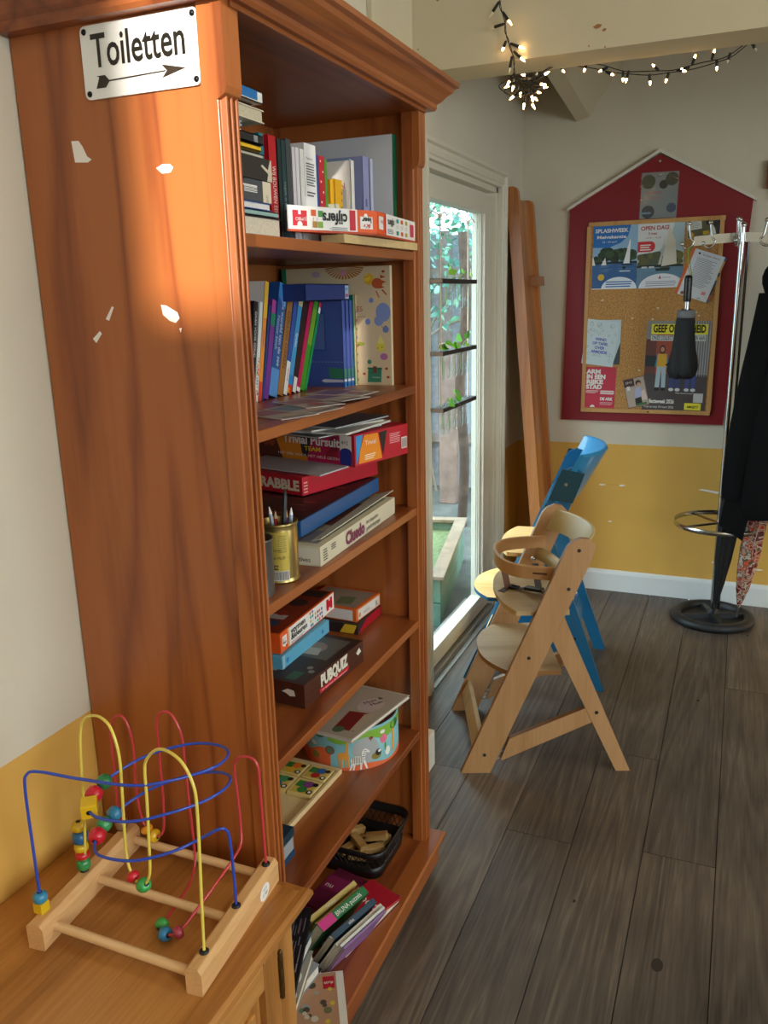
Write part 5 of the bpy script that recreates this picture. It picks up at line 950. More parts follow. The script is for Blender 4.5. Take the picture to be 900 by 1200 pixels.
# ================================================================ high chairs
def arc_plate(mb, xf, dx, xr, W, z, th, m, edge=None, inset=.0):
    """plate with a curved front edge between the side panels"""
    pts = []; n = 20
    for i in range(n+1):
        v = .021+(W-.042)*i/n; s_ = (i/n-.5)*2; pts.append((xf+dx*(abs(s_)**2.4), v))
    pts = [(xr, .021)]+[(xr, W-.021)]+pts[::-1]
    mb.prism(pts[::-1] if False else pts, Fr((0, 0, z), (1, 0, 0), (0, 1, 0)), th, m, edge or m)
def high_chair(name, label, loc, rz, D, Hh, W, cm, ce, seatm, foot_z, seat_z, extras):
    o = thing(name, label, 'high chair', loc, (0, 0, R(rz))); th = .02; BK = mat('#15130f', .5)
    k = Hh/.827
    def P(pts, v, nm, t=th, m=cm):
        mb = MB(); mb.prism([(x, z) for x, z in pts], Fr((0, v, 0), (1, 0, 0), (0, 0, 1)), t, m, ce); return mb, nm
    sx = lambda z: z*.4185   # front edge of the upright at height z
    for v in (0, W-th):
        zt_ = Hh; up = [(0, 0), (.1, 0), (sx(zt_-.07)+.1, zt_-.07), (sx(zt_)+.082, zt_-.025), (sx(zt_)+.062, zt_-.004), (sx(zt_)+.035, zt_), (sx(zt_)+.006, zt_-.012), (sx(zt_-.02)-.001, zt_-.03)]
        mb, nm = P(up, v, 'upright'); side = v if v == 0 else v+th
        f = Fr((0, v if v == 0 else v+th, 0), (1, 0, 0) if v == 0 else (-1, 0, 0), (0, 0, 1)); sg_ = 1 if v == 0 else -1
        for s_, z_ in ((.375, .787), (.346, .658), (.223, .421), (.08, .068)):
            mb.disc(f, sg_*(s_ if z_ < .1 else (s_-.0)), z_*k if z_ > .1 else z_, .0062, BK, .0006)
        for z_ in [foot_z+.0+.045*j for j in range(-3, 5)]: mb.box((sx(z_)+.012, (v+th-.0003 if v == 0 else v-.0006), z_-.0065), (sx(z_)+.098, (v+th+.0006 if v == 0 else v+.0003), z_-.0058), BK)
        mb.build('upright', o, .002)
        s0 = .331+(.499-.414)*.0
        leg = [(D-.048, 0), (D, 0), (sx(.562*k)+.1005, .562*k), (sx(.479*k)+.1005, .479*k)]
        mb, nm = P(leg, v+(.0), 'rear_leg'); mb.disc(f, sg_*(D-.122), .22, .0065, BK, .0006); mb.build('rear_leg', o, .002)
        br = [(.133, .044), (.4385, .184), (.4145, .236), (.164, .128)]
        mb, nm = P(br, v+(.0), 'brace'); mb.build('brace', o, .002)
        g = MB(); g.box((.152, v+.006, .075), (.165, v+.014, .083), METAL).box((.10, v+.006, .045), (.135, v+.014, .05), METAL); g.box((.101, v+.006, .075), (.155, v+.014, .083), METAL) ; g.build('bolt', o)
        MB().box((.003, v+.002, -.0008+.0008), (.05, v+th-.002, .0025), mat('#d8d8d5', .6)).build('foot_pad', o)
    mb = MB(); M = T(.052, 0, .085)@RY_(-67+90); mb.box((-.009, th, -.03), (.009, W-th, .03), seatm, T(.06, 0, .10)@RY_(23)); mb.build('front_stretcher', o, .002)
    mb = MB(); mb.box((-.009, th, -.03), (.009, W-th, .03), cm, T(D-.124, 0, .235)@RY_(-23)); mb.build('rear_stretcher', o, .002)
    for nm, z_, xf, xr, dx in (('footplate', foot_z, sx(foot_z)-(.075 if extras == 'wood' else .138), sx(foot_z)+.185, .085), ('seat', seat_z, sx(seat_z)-.105, sx(seat_z)+.115, .045)):
        mb = MB(); arc_plate(mb, xf, dx, xr, W, z_, .016, seatm, ce if nm == 'footplate' else seatm); mb.build(nm, o, .003, seg=3)
    if extras == 'wood':
        ba = MB(); n = 22; z0, z1 = .735, .81; rin = []
        for z_, lean_ in ((z0, 0), (z1, .034)):
            pass
        def arc(bow, x0, t):
            return [(x0+bow*math.sin(PI*i/n)+t, th+(W-2*th)*i/n) for i in range(n+1)]
        rings = []
        for i in range(n+1):
            y = th+(W-2*th)*i/n; b_ = .075*math.sin(PI*i/n)**.8
            rings.append([Vector((.350+b_, y, z0)), Vector((.362+b_, y, z0)), Vector((.397+b_, y, z1-.004)), Vector((.392+b_, y, z1)), Vector((.385+b_, y, z1-.003))])
        ba.loft(rings, mat('#bda672', .4, noise=.05, scale=20), smooth=True); ba.build('backrest', o, .001)
        # lower lumbar band
        lo = MB(); rings = []
        for i in range(n+1):
            y = th+(W-2*th)*i/n; b_ = .05*math.sin(PI*i/n)**.8
            rings.append([Vector((.305+b_, y, .625)), Vector((.315+b_, y, .625)), Vector((.330+b_, y, .665)), Vector((.321+b_, y, .667))])
        lo.loft(rings, mat('#bda672', .4, noise=.05, scale=20), smooth=True); lo.build('lower_back', o)
        # U-shaped safety rail in front
        rl_ = MB(); path = [(.362, th+.004)]
        path = [Vector((.335, .040, 0)), Vector((.27, .060, 0)), Vector((.205, .085, 0)), Vector((.163, .135, 0)), Vector((.146, .20, 0)), Vector((.143, .26, 0)), Vector((.150, .32, 0)), Vector((.178, .375, 0)), Vector((.23, .405, 0)), Vector((.29, .415, 0)), Vector((.345, .422, 0))]
        pp = smooth_path(path, 5); rl_.sweep([p+Vector((0, 0, .672)) for p in pp], [(-.007, 0), (.007, 0), (.007, .042), (.004, .045), (-.004, .045), (-.007, .042)], mat('#b78a5a', .42, noise=.05, scale=20), smooth=False)
        fsl = Fr((.235, .064, .695), (-.955, .3, 0), (0, 0, 1)); rl_.build('safety_rail', o, .0015)
        sl = MB(); sl.prism([(-.022, -.003), (.022, -.003), (.024, 0), (.022, .003), (-.022, .003), (-.024, 0)], Fr((.262, .0538, .694), (.957, -.29, 0), (0, 0, 1)), .001, mat('#5a3a20', .7)); sl.build('rail_slot', o)
        # crotch strap, buckle and belt on the seat
        stp = mat('#4a3c38', .8, bump=.3, scale=200); S2 = seat_z
        st = MB(); f_ = lambda pts: st.sweep([Vector(p) for p in pts], [(-.0115, 0), (.0115, 0), (.0115, .002), (-.0115, .002)], stp)
        f_([(.19, .245, S2+.001), (.22, .22, S2+.006), (.255, .19, S2+.016), (.285, .175, S2+.02)]); f_([(.31, .06, S2+.03), (.30, .13, S2+.018), (.285, .19, S2+.012), (.29, .27, S2+.03), (.30, .36, S2+.05)]); f_([(.155, .205, S2+.0008), (.19, .25, S2+.0012), (.205, .27, S2+.004)])
        st.build('harness_strap', o)
        MB().box((-.034, -.014, 0), (.034, .014, .013), mat('#0b0b0c', .35)).build('buckle', o, .005, loc=(.262, .155, S2+.0205), rot=(0, R(-4), R(-38)), seg=3)
        bk2 = MB(); bk2.box((-.016, -.014, 0), (.016, -.009, .005), BLACK).box((-.016, .009, 0), (.016, .014, .005), BLACK).box((-.016, -.009, 0), (-.011, .009, .005), BLACK).box((.011, -.009, 0), (.016, .009, .005), BLACK); bk2.build('strap_slider', o, loc=(.205, .232, S2+.006), rot=(0, 0, R(-35)))
        cr = MB(); pth = [Vector((.17, .235, .672)), Vector((.172, .235, .64)), Vector((.185, .235, S2+.002))]; cr.sweep(pth, [(-.011, -.001), (.011, -.001), (.011, .001), (-.011, .001)], mat('#8a6a5a', .7), up=Vector((0, 1, 0))); cr.build('crotch_strap', o)
        MB().sphere((.30, .405, S2+.055), .009, METAL).tube([(.30, .405, S2+.055), (.315, W-th-.001, S2+.05)], .003, METAL).build('belt_anchor', o)
    else:
        BLU = cm; n = 22
        rings = []
        for i in range(n+1):
            y = -.004+(W+.008)*i/n; b_ = .085*math.sin(PI*i/n)**.7
            zt_ = Hh+.055
            rings.append([Vector((sx(.78)+.03+b_, y, .78)), Vector((sx(.78)+.042+b_, y, .78)), Vector((sx(zt_)+.06+b_, y, zt_-.012)), Vector((sx(zt_)+.052+b_, y, zt_)), Vector((sx(zt_)+.040+b_, y, zt_-.006))])
        mb = MB(); mb.loft(rings, mat('#2480b0', .35, coat=.4), smooth=True); mb.build('backrest', o, .001)
        DT = mat('#0f4150', .45)
        for v in (-.012, W):
            for z_ in (.655, .80):
                mb = MB(); mb.prism([(sx(z_)+.006, z_), (sx(z_)+.098, z_-.012), (sx(z_+.13)+.085, z_+.105), (sx(z_+.13)-.002, z_+.122)], Fr((0, v, 0), (1, 0, 0), (0, 0, 1)), .012, DT)
                f = Fr((0, v, 0), (1, 0, 0), (0, 0, 1)); mb.disc(f, sx(z_)+.07, z_+.062, .0065, METAL, .0008); mb.build('side_bracket', o, .002)
        rings = []
        for i in range(n+1):
            y = th+(W-2*th)*i/n; b_ = .05*math.sin(PI*i/n)**.8
            rings.append([Vector((.27+b_, y, .60)), Vector((.28+b_, y, .60)), Vector((.325+b_, y, .70)), Vector((.316+b_, y, .702))])
        mb = MB(); mb.loft(rings, seatm, smooth=True); mb.build('lower_back', o)
        st = MB(); f = Fr((D-.134, 0, .195), (.39, 0, -.92), (.92, 0, .39)); f = Fr((0, W, 0), (1, 0, 0), (0, 0, 1))
        # round warning sticker on the inner face of the far leg
        c = MB(); g = Fr((0, W-th, 0), (1, 0, 0), (0, 0, 1)); c.poly([(D-.165, .262), (D-.138, .277), (D-.115, .232), (D-.142, .217)], g, WHITE, .0006); c.disc(g, D-.138, .240, .0085, BLACK, .0009); c.disc(g, D-.138, .240, .0068, WHITE, .0011); c.poly([(D-.144, .215), (D-.133, .207), (D-.132, .209), (D-.143, .217)], g, BLACK, .0013); c.build('sticker', o)
    return o
CE = mat('#8f6438', .5)
high_chair('high_chair', 'natural beech A-frame high chair with safety rail and dark strap', (.315, 2.419, 0), 22.3, .575, .827, .464, W_CHAIR, CE, W_PLY, .365, .578, 'wood')
high_chair('high_chair', 'blue painted high chair with pale seat plates behind the beech one', (.100, 3.123, 0), 7.5, .58, .925, .446, mat('#10628f', .4, coat=.3), mat('#0f4f73', .4), W_PALE, .365, .565, 'blue')  # frame blue set darker to hold the shade on its near side

# ================================================================ long plank seat leaning in the corner
bn = thing('leaning_bench', 'long stained wooden trough bench leaning upright in the corner', 'bench', (.215, 4.06, .0))
tilt = math.atan2(.19, 2.07); Mb = RY_(-math.degrees(tilt)); Lb = 2.075
mb = MB(); rr_ = lambda x0, x1, y0, y1, z0, z1: mb.box((x0, y0, z0), (x1, y1, z1), W_BENCH, Mb)
mb = MB(); mb.prism([(-.012, 0), (.043, 0), (.043, Lb-.025), (.036, Lb-.008), (.02, Lb), (-.012, Lb)], Fr((0, 0, 0), (1, 0, 0), (0, 0, 1)), -(-.035), W_BENCH); 
for i, v in enumerate(mb.v): mb.v[i] = tuple(Mb@Vector(v))
mb.build('side_rail', bn, .004)
mb = MB(); mb.prism([(-.012, 0), (.043, 0), (.043, Lb-.06), (.036, Lb-.043), (.02, Lb-.035), (-.012, Lb-.035)], Fr((0, .30, 0), (1, 0, 0), (0, 0, 1)), -(-.035), W_BENCH)
for i, v in enumerate(mb.v): mb.v[i] = tuple(Mb@Vector(v))
mb.build('side_rail', bn, .004)
MB().box((-.012, .035, .01), (.024, .30, Lb-.05), W_BENCH, Mb).build('seat_board', bn, .001)
MB().box((.024, .20, 1.62), (.066, .345, 1.665), mat('#a8744f', .5), Mb).build('cross_bar', bn, .002)

# white painted skirting end / box behind the bookcase
tag(MB().box((-.1, -.13, 0), (.1, .13, .132), mat('#d5cfbf', .55, noise=.03)).build('floor_box', bevel=.003, loc=(.113, 2.315, 0)), 'low cream box on the floor behind the far end of the bookcase', 'box')

# ================================================================ noticeboard
nbd = thing('notice_board', 'dark red house-shaped wooden notice board with white roof edging', 'notice board', (.66, YB, .93))
Z9 = Vector((.66, YB, .93)); REDB = mat('#800619', .5, noise=.04, scale=5)
fo = Fr((0, -.02, 0), (1, 0, 0), (0, 0, 1)); out = [(-.425, 0), (.373, -.002), (.428, 1.055), (.005, 1.276), (-.413, 1.054)]
MB().prism(out, fo, .019, REDB).build('panel', nbd, .002)
ed = MB()
for a, b in (((-.425, 1.043), (.005, 1.283)), ((.442, 1.040), (.005, 1.283))):
    d = Vector((b[0]-a[0], b[1]-a[1])).normalized(); nn = Vector((-d.y, d.x))*(1 if d.x > 0 else -1); pts = [a, b, (b[0]+nn.x*.0-0, b[1]+.016), (a[0], a[1]+.014)]
    if d.x < 0: pts = pts[::-1]
    ed.prism(pts, Fr((0, -.034, 0), (1, 0, 0), (0, 0, 1)), .033, mat('#d9d3c6', .5))
ed.build('roof_edging', nbd, .001)
MB().sphere((.005, -.022, 1.245), .006, METAL, sy=.5).build('screw', nbd)
cb_ = thing('cork_board', 'framed cork board hanging on the red notice board', 'cork board', (.66, YB-.0215, .976)); Z8 = Vector((.66, YB-.0215, .976))
CORK = mat('#b98950', .9, noise=.35, scale=140, bump=.4); FRM = wood('board_frame_pine', '#a8763e', '#bb8a4e', '#c99a5e', 'z', .06, 20, .5, .1, .5)
ck = MB().box((-.315, -.008, .015), (.302, 0, .925), CORK)
fc = Fr((0, -.008, 0), (1, 0, 0), (0, 0, 1))
for px, py in ((771, 361), (765, 374), (741, 373), (816, 366), (819, 370), (749, 434), (706, 352), (757, 424)):
    p = at(px, py, y=4.41)-Z8; ck.poly([(p.x-.007, p.z), (p.x-.002, p.z-.005), (p.x+.007, p.z+.001), (p.x+.001, p.z+.005)], fc, mat('#d8d0bc', .8), .0006)
ck.build('cork', cb_)
fm = MB(); 
for a, b in (((-.322, 0), (.309, .02)), ((-.314, .918), (.315, .938)), ((-.322, .02), (-.302, .918)), ((.292, .02), (.312, .918))): fm.box((a[0], -.016, a[1]), (b[0], 0, b[1]), FRM)
fm.build('frame', cb_, .002)
tag(MB().sphere((0, 0, 0), .006, mat('#2a2320', .5), sy=.6, sz=.6).build('push_pin', loc=(.675, YB-.0385, .985)), 'dark pin in the lower edge of the cork board frame', 'pin')
def poster(name, label, corners, base, fn, y=4.4085, thick=.0006):
    """flat sheet given by its four photo corners (tl, tr, br, bl) on the board"""
    P_ = [at(a, b, y=y) for a, b in corners]; c = sum(P_, Vector())/4; tl, tr, br, bl = P_
    U = ((tr-tl)+(br-bl)).normalized(); w = ((tr-tl).length+(br-bl).length)/2; h = ((tl-bl).length+(tr-br).length)/2; V = Vector((-U.z, 0, U.x)); 
    ang = math.atan2(U.z, U.x); mb = MB(); mb.box((-w/2, -thick, -h/2), (w/2, 0, h/2), mat(base, .45)); f = Fr((-w/2, -thick, -h/2), (1, 0, 0), (0, 0, 1)); fn(mb, f, w, h)
    return tag(mb.build(name, loc=(c.x, y, c.z), rot=(0, -ang, 0)), label, name.split('_')[-1] if False else 'poster' if name == 'poster' else 'leaflet')
BLK = mat('#20242a', .6)
def sail(mb, f, x, y, s_, m, flip=1, l=.0011): mb.poly([(x, y), (x+flip*.34*s_, y+.02*s_), (x+flip*.27*s_, y+.98*s_), (x+flip*.2*s_, y+s_*1.0)][::1 if flip > 0 else -1], f, m, l)
def scene_bg(mb, f, w, h, sky, trees, water, hy):
    mb.rect(f, 0, hy, w, h, mat(sky, .5), .0003); mb.rect(f, 0, 0, w, hy, mat(water, .5), .0003); random.seed(int(w*1e5) % 97)
    for i in range(34): x = random.uniform(0, w); rr = random.uniform(.012, .028); x = min(max(x, rr), w-rr); mb.disc(f, x, hy+random.uniform(.008, .055), rr, mat(random.choice(trees), .6), .0005, ry=rr*.8, n=9)
    mb.rect(f, 0, hy-.006, w, hy+.004, mat('#1d2a26', .6), .0007)
    for i in range(12): x = random.uniform(.01, w-.05); y = random.uniform(.08, hy-.01); mb.rect(f, x, y, x+.04, y+.0015, mat('#6f93b4', .5), .0006)
def spl(mb, f, w, h):
    scene_bg(mb, f, w, h, '#8fb6d6', ['#2a3f2c', '#3a5236', '#1f3226'], '#2f5f96', h*.42)
    bl_ = mat('#1a6dbb', .5); pts = [(0, h*.66), (w*.35, h*.65), (w*.62, h*.72), (w*.78, h*.82), (w*.84, h), (0, h)]; mb.poly(pts, f, bl_, .001); mb.text(f, 'SPLASHWEEK', .010, h-.034, .018, WHITE, w=w*.74, bold=.03, lift=.0014); mb.text(f, 'Meivakantie', .018, h-.062, .015, WHITE, w=w*.66, bold=.03, lift=.0014); mb.text(f, '22 - 24 april', .045, h-.082, .008, WHITE, w=w*.32, lift=.0014)
    W_ = mat('#e8ecee', .5); mb.poly([(w*.70, h*.40), (w*.84, h*.40), (w*.845, h*.74), (w*.83, h*.78)], f, W_, .0013); mb.poly([(w*.0, h*.38), (w*.07, h*.38), (w*.02, h*.5), (0, h*.5)], f, W_, .0013); mb.poly([(w*.2, h*.38), (w*.32, h*.38), (w*.29, h*.5)], f, W_, .0013); mb.rect(f, w*.66, h*.37, w*.9, h*.39, BLK, .0014); mb.disc(f, w*.72, h*.335, .008, BLK, .0014); mb.rect(f, w*.62, h*.27, w*.86, h*.29, mat('#b9c9d4', .5), .0012)
    mb.disc(f, w*.21, h*.19, .016, mat('#e0b72c', .5), .0013); mb.disc(f, w*.62, 0, w*.40, mat('#dfe8f2', .5), .001, ry=h*.19, n=24, a0=0, a1=PI); mb.lines(f, w*.32, h*.03, w*.92, h*.14, 3, mat('#2f6fb5', .5), .5, .0014, .1); mb.rect(f, 0, 0, w, .004, WHITE, .0015)
def opd(mb, f, w, h):
    scene_bg(mb, f, w, h, '#a9c2cc', ['#3f4a38', '#5c5a3a', '#6d6a34', '#4a5a4c'], '#5f86a0', h*.34)
    pts = [(0, h*.52), (w*.45, h*.56), (w*.72, h*.74), (w*.78, h), (0, h)]; mb.poly(pts, f, mat('#d8dee0', .5), .0009); Rr = mat('#b8384a', .5); mb.text(f, 'OPEN DAG', .012, h-.034, .019, Rr, w=w*.60, bold=.03, lift=.0013); mb.text(f, '3 mei', w*.22, h-.056, .013, Rr, maxw=.055, bold=.02, lift=.0013); mb.text(f, '10.00 - 16.00', w*.16, h-.073, .007, Rr, w=w*.34, lift=.0013)
    mb.rect(f, .0, h*.56, w*.28, h*.72, mat('#cf3040', .5), .0012); mb.disc(f, w*.28, h*.64, .022, mat('#cf3040', .5), .0012, ry=h*.08); mb.lines(f, .012, h*.585, w*.3, h*.69, 3, WHITE, .5, .0015)
    S_ = mat('#d6d2c4', .5); mb.poly([(w*.53, h*.33), (w*.86, h*.36), (w*.82, h*.70), (w*.70, h*.90), (w*.66, h*.92)], f, S_, .0013); mb.poly([(w*.46, h*.36), (w*.52, h*.36), (w*.6, h*.8)], f, mat('#b9bdb8', .5), .0012); mb.rect(f, w*.655, h*.3, w*.665, h*.95, BLK, .0012); mb.poly([(w*.42, h*.26), (w*.70, h*.26), (w*.73, h*.31), (w*.40, h*.30)], f, mat('#22302c', .5), .0014); mb.disc(f, w*.6, h*.31, .02, mat('#3f4a44', .5), .0013, ry=.008)
    for x in (.1, .26): mb.rect(f, w*x, h*.31, w*(x+.12), h*.335, mat('#c9d0d0', .5), .0012)
    mb.disc(f, w*.55, 0, w*.5, mat('#e4e8f0', .5), .001, ry=h*.22, n=26, a0=0, a1=PI); mb.poly([(w*.48, h*.14), (w*.54, h*.14), (w*.51, h*.20)], f, Rr, .0014); mb.text(f, 'zeilschool', w*.56, h*.15, .007, mat('#4f86c0', .5), maxw=.045, lift=.0014); mb.lines(f, w*.2, h*.03, w*.9, h*.12, 3, mat('#8f9ab0', .5), .4, .0014, .1)
poster('poster', 'sailing poster headed SPLASHWEEK, blue with small boats and a buoy', [(696, 265), (748, 262.3), (745.3, 338), (693, 339.5)], '#dfe6ec', spl)
poster('poster', 'open day poster headed OPEN DAG with one large sailing boat', [(748.3, 262.3), (803, 258), (799.5, 336.5), (745.6, 338)], '#dfe6ec', opd)
def fot(mb, f, w, h):
    mb.rect(f, .002, .002, w-.002, h-.002, mat('#5d5a3c', .5), .0003); mb.rect(f, 0, h*.45, w*.42, h, mat('#c9c9c4', .5), .0006); mb.lines(f, .01, h*.55, w*.38, h*.9, 4, mat('#8d8d8a', .5), .35, .0009); mb.disc(f, w*.12, h*.18, .012, mat('#d0902c', .5), .0009); mb.disc(f, w*.62, h*.75, .014, BLK, .0009); mb.disc(f, w*.86, h*.6, .02, BLK, .0009); mb.disc(f, w*.7, h*.45, .009, mat('#d5b09a', .5), .0009); mb.poly([(w*.62, h*.05), (w*.8, h*.05), (w*.76, h*.42), (w*.65, h*.42)], f, mat('#d8dbe0', .5), .001); mb.poly([(w*.8, h*.05), (w*.99, h*.05), (w*.96, h*.5), (w*.82, h*.5)], f, mat('#2a3038', .5), .001); mb.rect(f, w*.44, h*.1, w*.6, h*.3, mat('#c9a62c', .5), .0008)
poster('poster', 'narrow photo print with two people, behind the coat hooks', [(806, 258), (848, 252.5), (847, 273), (804, 281)], '#cfcdc4', fot)
def geef(mb, f, w, h):
    mb.rect(f, 0, 0, w, h*.42, mat('#4d4546', .6), .0003); mb.rect(f, 0, h*.42, w, h, mat('#8d8a8a', .6), .0003)
    mb.rect(f, 0, h*.42, w*.17, h*.8, mat('#6d3f3a', .6), .0005); mb.rect(f, w*.17, h*.42, w*.42, h*.86, mat('#a8503c', .6), .0005); mb.rect(f, .0, h*.5, w*.18, h*.62, mat('#2f3438', .6), .0006)
    for i in range(16): mb.rect(f, w*(.70+i*.019), h*.40, w*(.705+i*.019), h, mat('#c9cbd0' if i % 2 else '#3f4348', .6), .0006)
    for i in range(9): mb.rect(f, w*(.19+i*.028), h*.42, w*(.192+i*.028), h*.86, mat('#6d2f26', .6), .0007)
    mb.rect(f, w*.07, h*.855, w*.95, h*.965, mat('#ece23c', .5), .001); mb.text(f, 'GEEF OM VRIJHEID', w*.10, h*.878, .036, INK, w=w*.82, bold=.04, lift=.0014); mb.rect(f, w*.07, h*.785, w*.93, h*.842, mat('#d5d5d2', .5), .001); mb.text(f, 'ONZE COLLECTANTEN BELLEN ER AAN', w*.085, h*.798, .018, mat('#2f3f4f', .5), w=w*.83, bold=.02, lift=.0014)
    mb.lines(f, w*.62, h*.848, w*.93, h*.853, 1, WHITE, .8, .0014)
    SK = mat('#c28f72', .6)
    for x, top, leg, hair, xx in ((.27, '#dca62c', '#a9bcc4', '#3a2018', 0), (.50, '#2f7fa8', '#3f4a80', '#6a4a38', 1), (.745, '#5a4a46', '#41508c', '#7d4f3a', 2)):
        cx = w*x; mb.disc(f, cx, h*.69, .014, mat(hair, .6), .0011, ry=.021); mb.disc(f, cx, h*.69, .0095, SK, .0014, ry=.013); mb.poly([(cx-.024, h*.50), (cx+.024, h*.50), (cx+.021, h*.64), (cx-.021, h*.64)], f, mat(top, .6), .0013); mb.poly([(cx-.033, h*.50), (cx-.023, h*.50), (cx-.017, h*.64), (cx-.024, h*.64)], f, mat('#2f86b0' if xx == 0 else top, .6), .0012); mb.poly([(cx+.023, h*.50), (cx+.033, h*.50), (cx+.024, h*.64), (cx+.017, h*.64)], f, mat('#2f86b0' if xx == 0 else top, .6), .0012)
        mb.poly([(cx-.026, h*.27), (cx-.005, h*.27), (cx+.0, h*.50), (cx-.022, h*.50)], f, mat(leg, .6), .0013); mb.poly([(cx+.005, h*.27), (cx+.024, h*.27), (cx+.022, h*.50), (cx+.0, h*.50)], f, mat(leg, .6), .0013); mb.disc(f, cx-.016, h*.25, .012, mat('#26201e' if xx == 0 else '#d5d8dc', .6), .0014, ry=.008); mb.disc(f, cx+.014, h*.25, .012, mat('#26201e' if xx == 0 else '#d5d8dc', .6), .0014, ry=.008)
    mb.text(f, 'Collecteweek 2026', w*.03, h*.095, .020, WHITE, w=w*.48, bold=.03, lift=.0014); mb.text(f, '9 tot en met 14 maart 2026', w*.03, h*.04, .012, WHITE, w=w*.48, lift=.0014); mb.rect(f, w*.68, h*.03, w*.94, h*.105, mat('#ece23c', .5), .001); mb.text(f, 'AMNESTY', w*.72, h*.05, .012, INK, w=w*.18, bold=.03, lift=.0014); mb.text(f, 'Waar doneer je aan?', w*.52, h*.205, .008, WHITE, w=w*.28, lift=.0014); mb.rect(f, w*.81, h*.115, w*.96, h*.215, mat('#c9c9cc', .5), .001)
poster('poster', 'large poster with yellow GEEF OM banner and three people walking', [(759, 376), (832, 376), (827.5, 484.5), (752, 481)], '#8d8a8a', geef)
def ret(mb, f, w, h):
    mb.rect(f, 0, 0, .013, h, mat('#d96a3a', .5), .0006); random.seed(14)
    for i in range(12): mb.rect(f, w-.008, h*i/12, w, h*(i+1)/12, mat(random.choice(['#3a5a8a', '#b3503a', '#2f3a44', '#c9a05a']), .5), .0006)
    G_ = mat('#8d93a0', .5); mb.text(f, 'de zomer vakantie', w*.34, h-.02, .008, INK, maxw=w*.5, lift=.0009); mb.disc(f, w*.24, h-.016, .005, INK, .0009); mb.lines(f, w*.22, h*.25, w*.85, h*.86, 19, G_, .35, .0009, .3); mb.rect(f, w*.72, h*.13, w*.84, h*.20, mat('#d98a94', .5), .0009); mb.text(f, 'gids', w*.66, h*.03, .007, INK, maxw=.03, lift=.0009); mb.disc(f, w*.2, h*.05, .008, mat('#7a4a3a', .5), .0009)
stk_ = [(811, 290), (851, 301.5), (830, 356), (792, 343)]
rt_ = poster('leaflet_booklet', 'tilted printed booklet with an orange edge pinned under the coat hooks', stk_, '#d9dde6', ret, 4.405, .006)
def tks(mb, f, w, h):
    V_ = mat('#4a4ab8', .5); 
    for i, t in enumerate(('WIND', 'OP TAFEL', 'OVER', 'ARMOEDE')): mb.text(f, t, w*.5, h*.55-.021*i, .014, V_, center=True, maxw=w*.5, bold=.03, lift=.0009)
    random.seed(17); ln = mat('#3a4648', .5)
    for _ in range(46):
        x, y = random.uniform(.012, w-.012), random.uniform(.012, h-.012)
        if w*.22 < x < w*.78 and h*.3 < y < h*.68: continue
        a = random.uniform(0, 6.28); r_ = random.uniform(.004, .009); mb.tube([f.p(x+r_*math.cos(t)*(1+.3*math.sin(a+t*2)), y+r_*math.sin(t), .0004) for t in [2*PI*j/9 for j in range(9)]], .0004, ln, 4, closed=True)
poster('leaflet', 'white leaflet covered in line drawings with purple words in its middle', [(692, 375), (729, 377), (715.5, 431), (678.5, 424)], '#c9d8dc', tks, 4.404, .001)
poster('leaflet', 'second line-drawing leaflet peeking out behind the first', [(697, 375), (729, 375), (725, 427), (700, 427)], '#bfd0d6', lambda mb, f, w, h: mb.poly([(w*.72, 0), (w, 0), (w, h*.5)], f, mat('#3a4648', .5), .0004) and None, 4.4075, .001)
def arm(mb, f, w, h):
    for i, t in enumerate(('ARM', 'IN EEN', 'RIJKE', 'STAD')): mb.text(f, t, .006, h-.034-.026*i, .021, WHITE, w=(.07, .095, .085, .08)[i], bold=.06, lift=.0009)
    mb.lines(f, .006, h*.36, w*.46, h*.44, 3, WHITE, .4); mb.lines(f, w*.52, h*.34, w*.98, h*.44, 3, WHITE, .6, rag=.05); mb.rect(f, .006, h*.465, w*.5, h*.47, WHITE); mb.text(f, 'DE ARK', w*.52, h*.19, .015, WHITE, w=w*.42, bold=.05); mb.lines(f, w*.52, h*.08, w*.96, h*.16, 3, WHITE, .25); mb.disc(f, w*.28, .002, .012, WHITE, .0006, n=16, a0=0, a1=PI)
poster('leaflet', 'red leaflet with white words ARM IN EEN RIJKE STAD', [(687, 430), (722.5, 430), (719.5, 479), (684, 476.5)], '#c23048', arm, 4.4085)
def pho(mb, f, w, h):
    mb.rect(f, .003, .004, w-.003, h-.004, mat('#b3a294', .5), .0003); mb.rect(f, .003, h*.72, w*.5, h-.004, mat('#4a2f2c', .5), .0006); mb.text(f, '23+3', .01, h*.83, .011, WHITE, maxw=.04); mb.rect(f, w*.12, h*.6, w*.26, h*.74, mat('#e0ddd8', .5), .0009); mb.disc(f, w*.68, h*.80, .014, mat('#4a2f22', .5), .0009); mb.disc(f, w*.7, h*.75, .009, mat('#c29a80', .5), .0012); mb.poly([(w*.4, h*.3), (w*.78, h*.35), (w*.72, h*.68), (w*.5, h*.62)], f, mat('#a9b0d0', .5), .001); mb.poly([(w*.38, h*.06), (w*.7, h*.06), (w*.7, h*.32), (w*.4, h*.3)], f, mat('#22201f', .5), .001); mb.poly([(w*.7, h*.2), (w*.97, h*.2), (w*.9, h*.55), (w*.75, h*.5)], f, mat('#d8c0b8', .5), .001); mb.rect(f, w*.4, h*.04, w*.9, h*.12, mat('#3f6a44', .5), .0012)
poster('leaflet', 'small tilted photo card of a person bending, by the large poster', [(728, 445.5), (755, 440), (760.5, 474), (738, 479)], '#7a5a4c', pho, 4.4065)
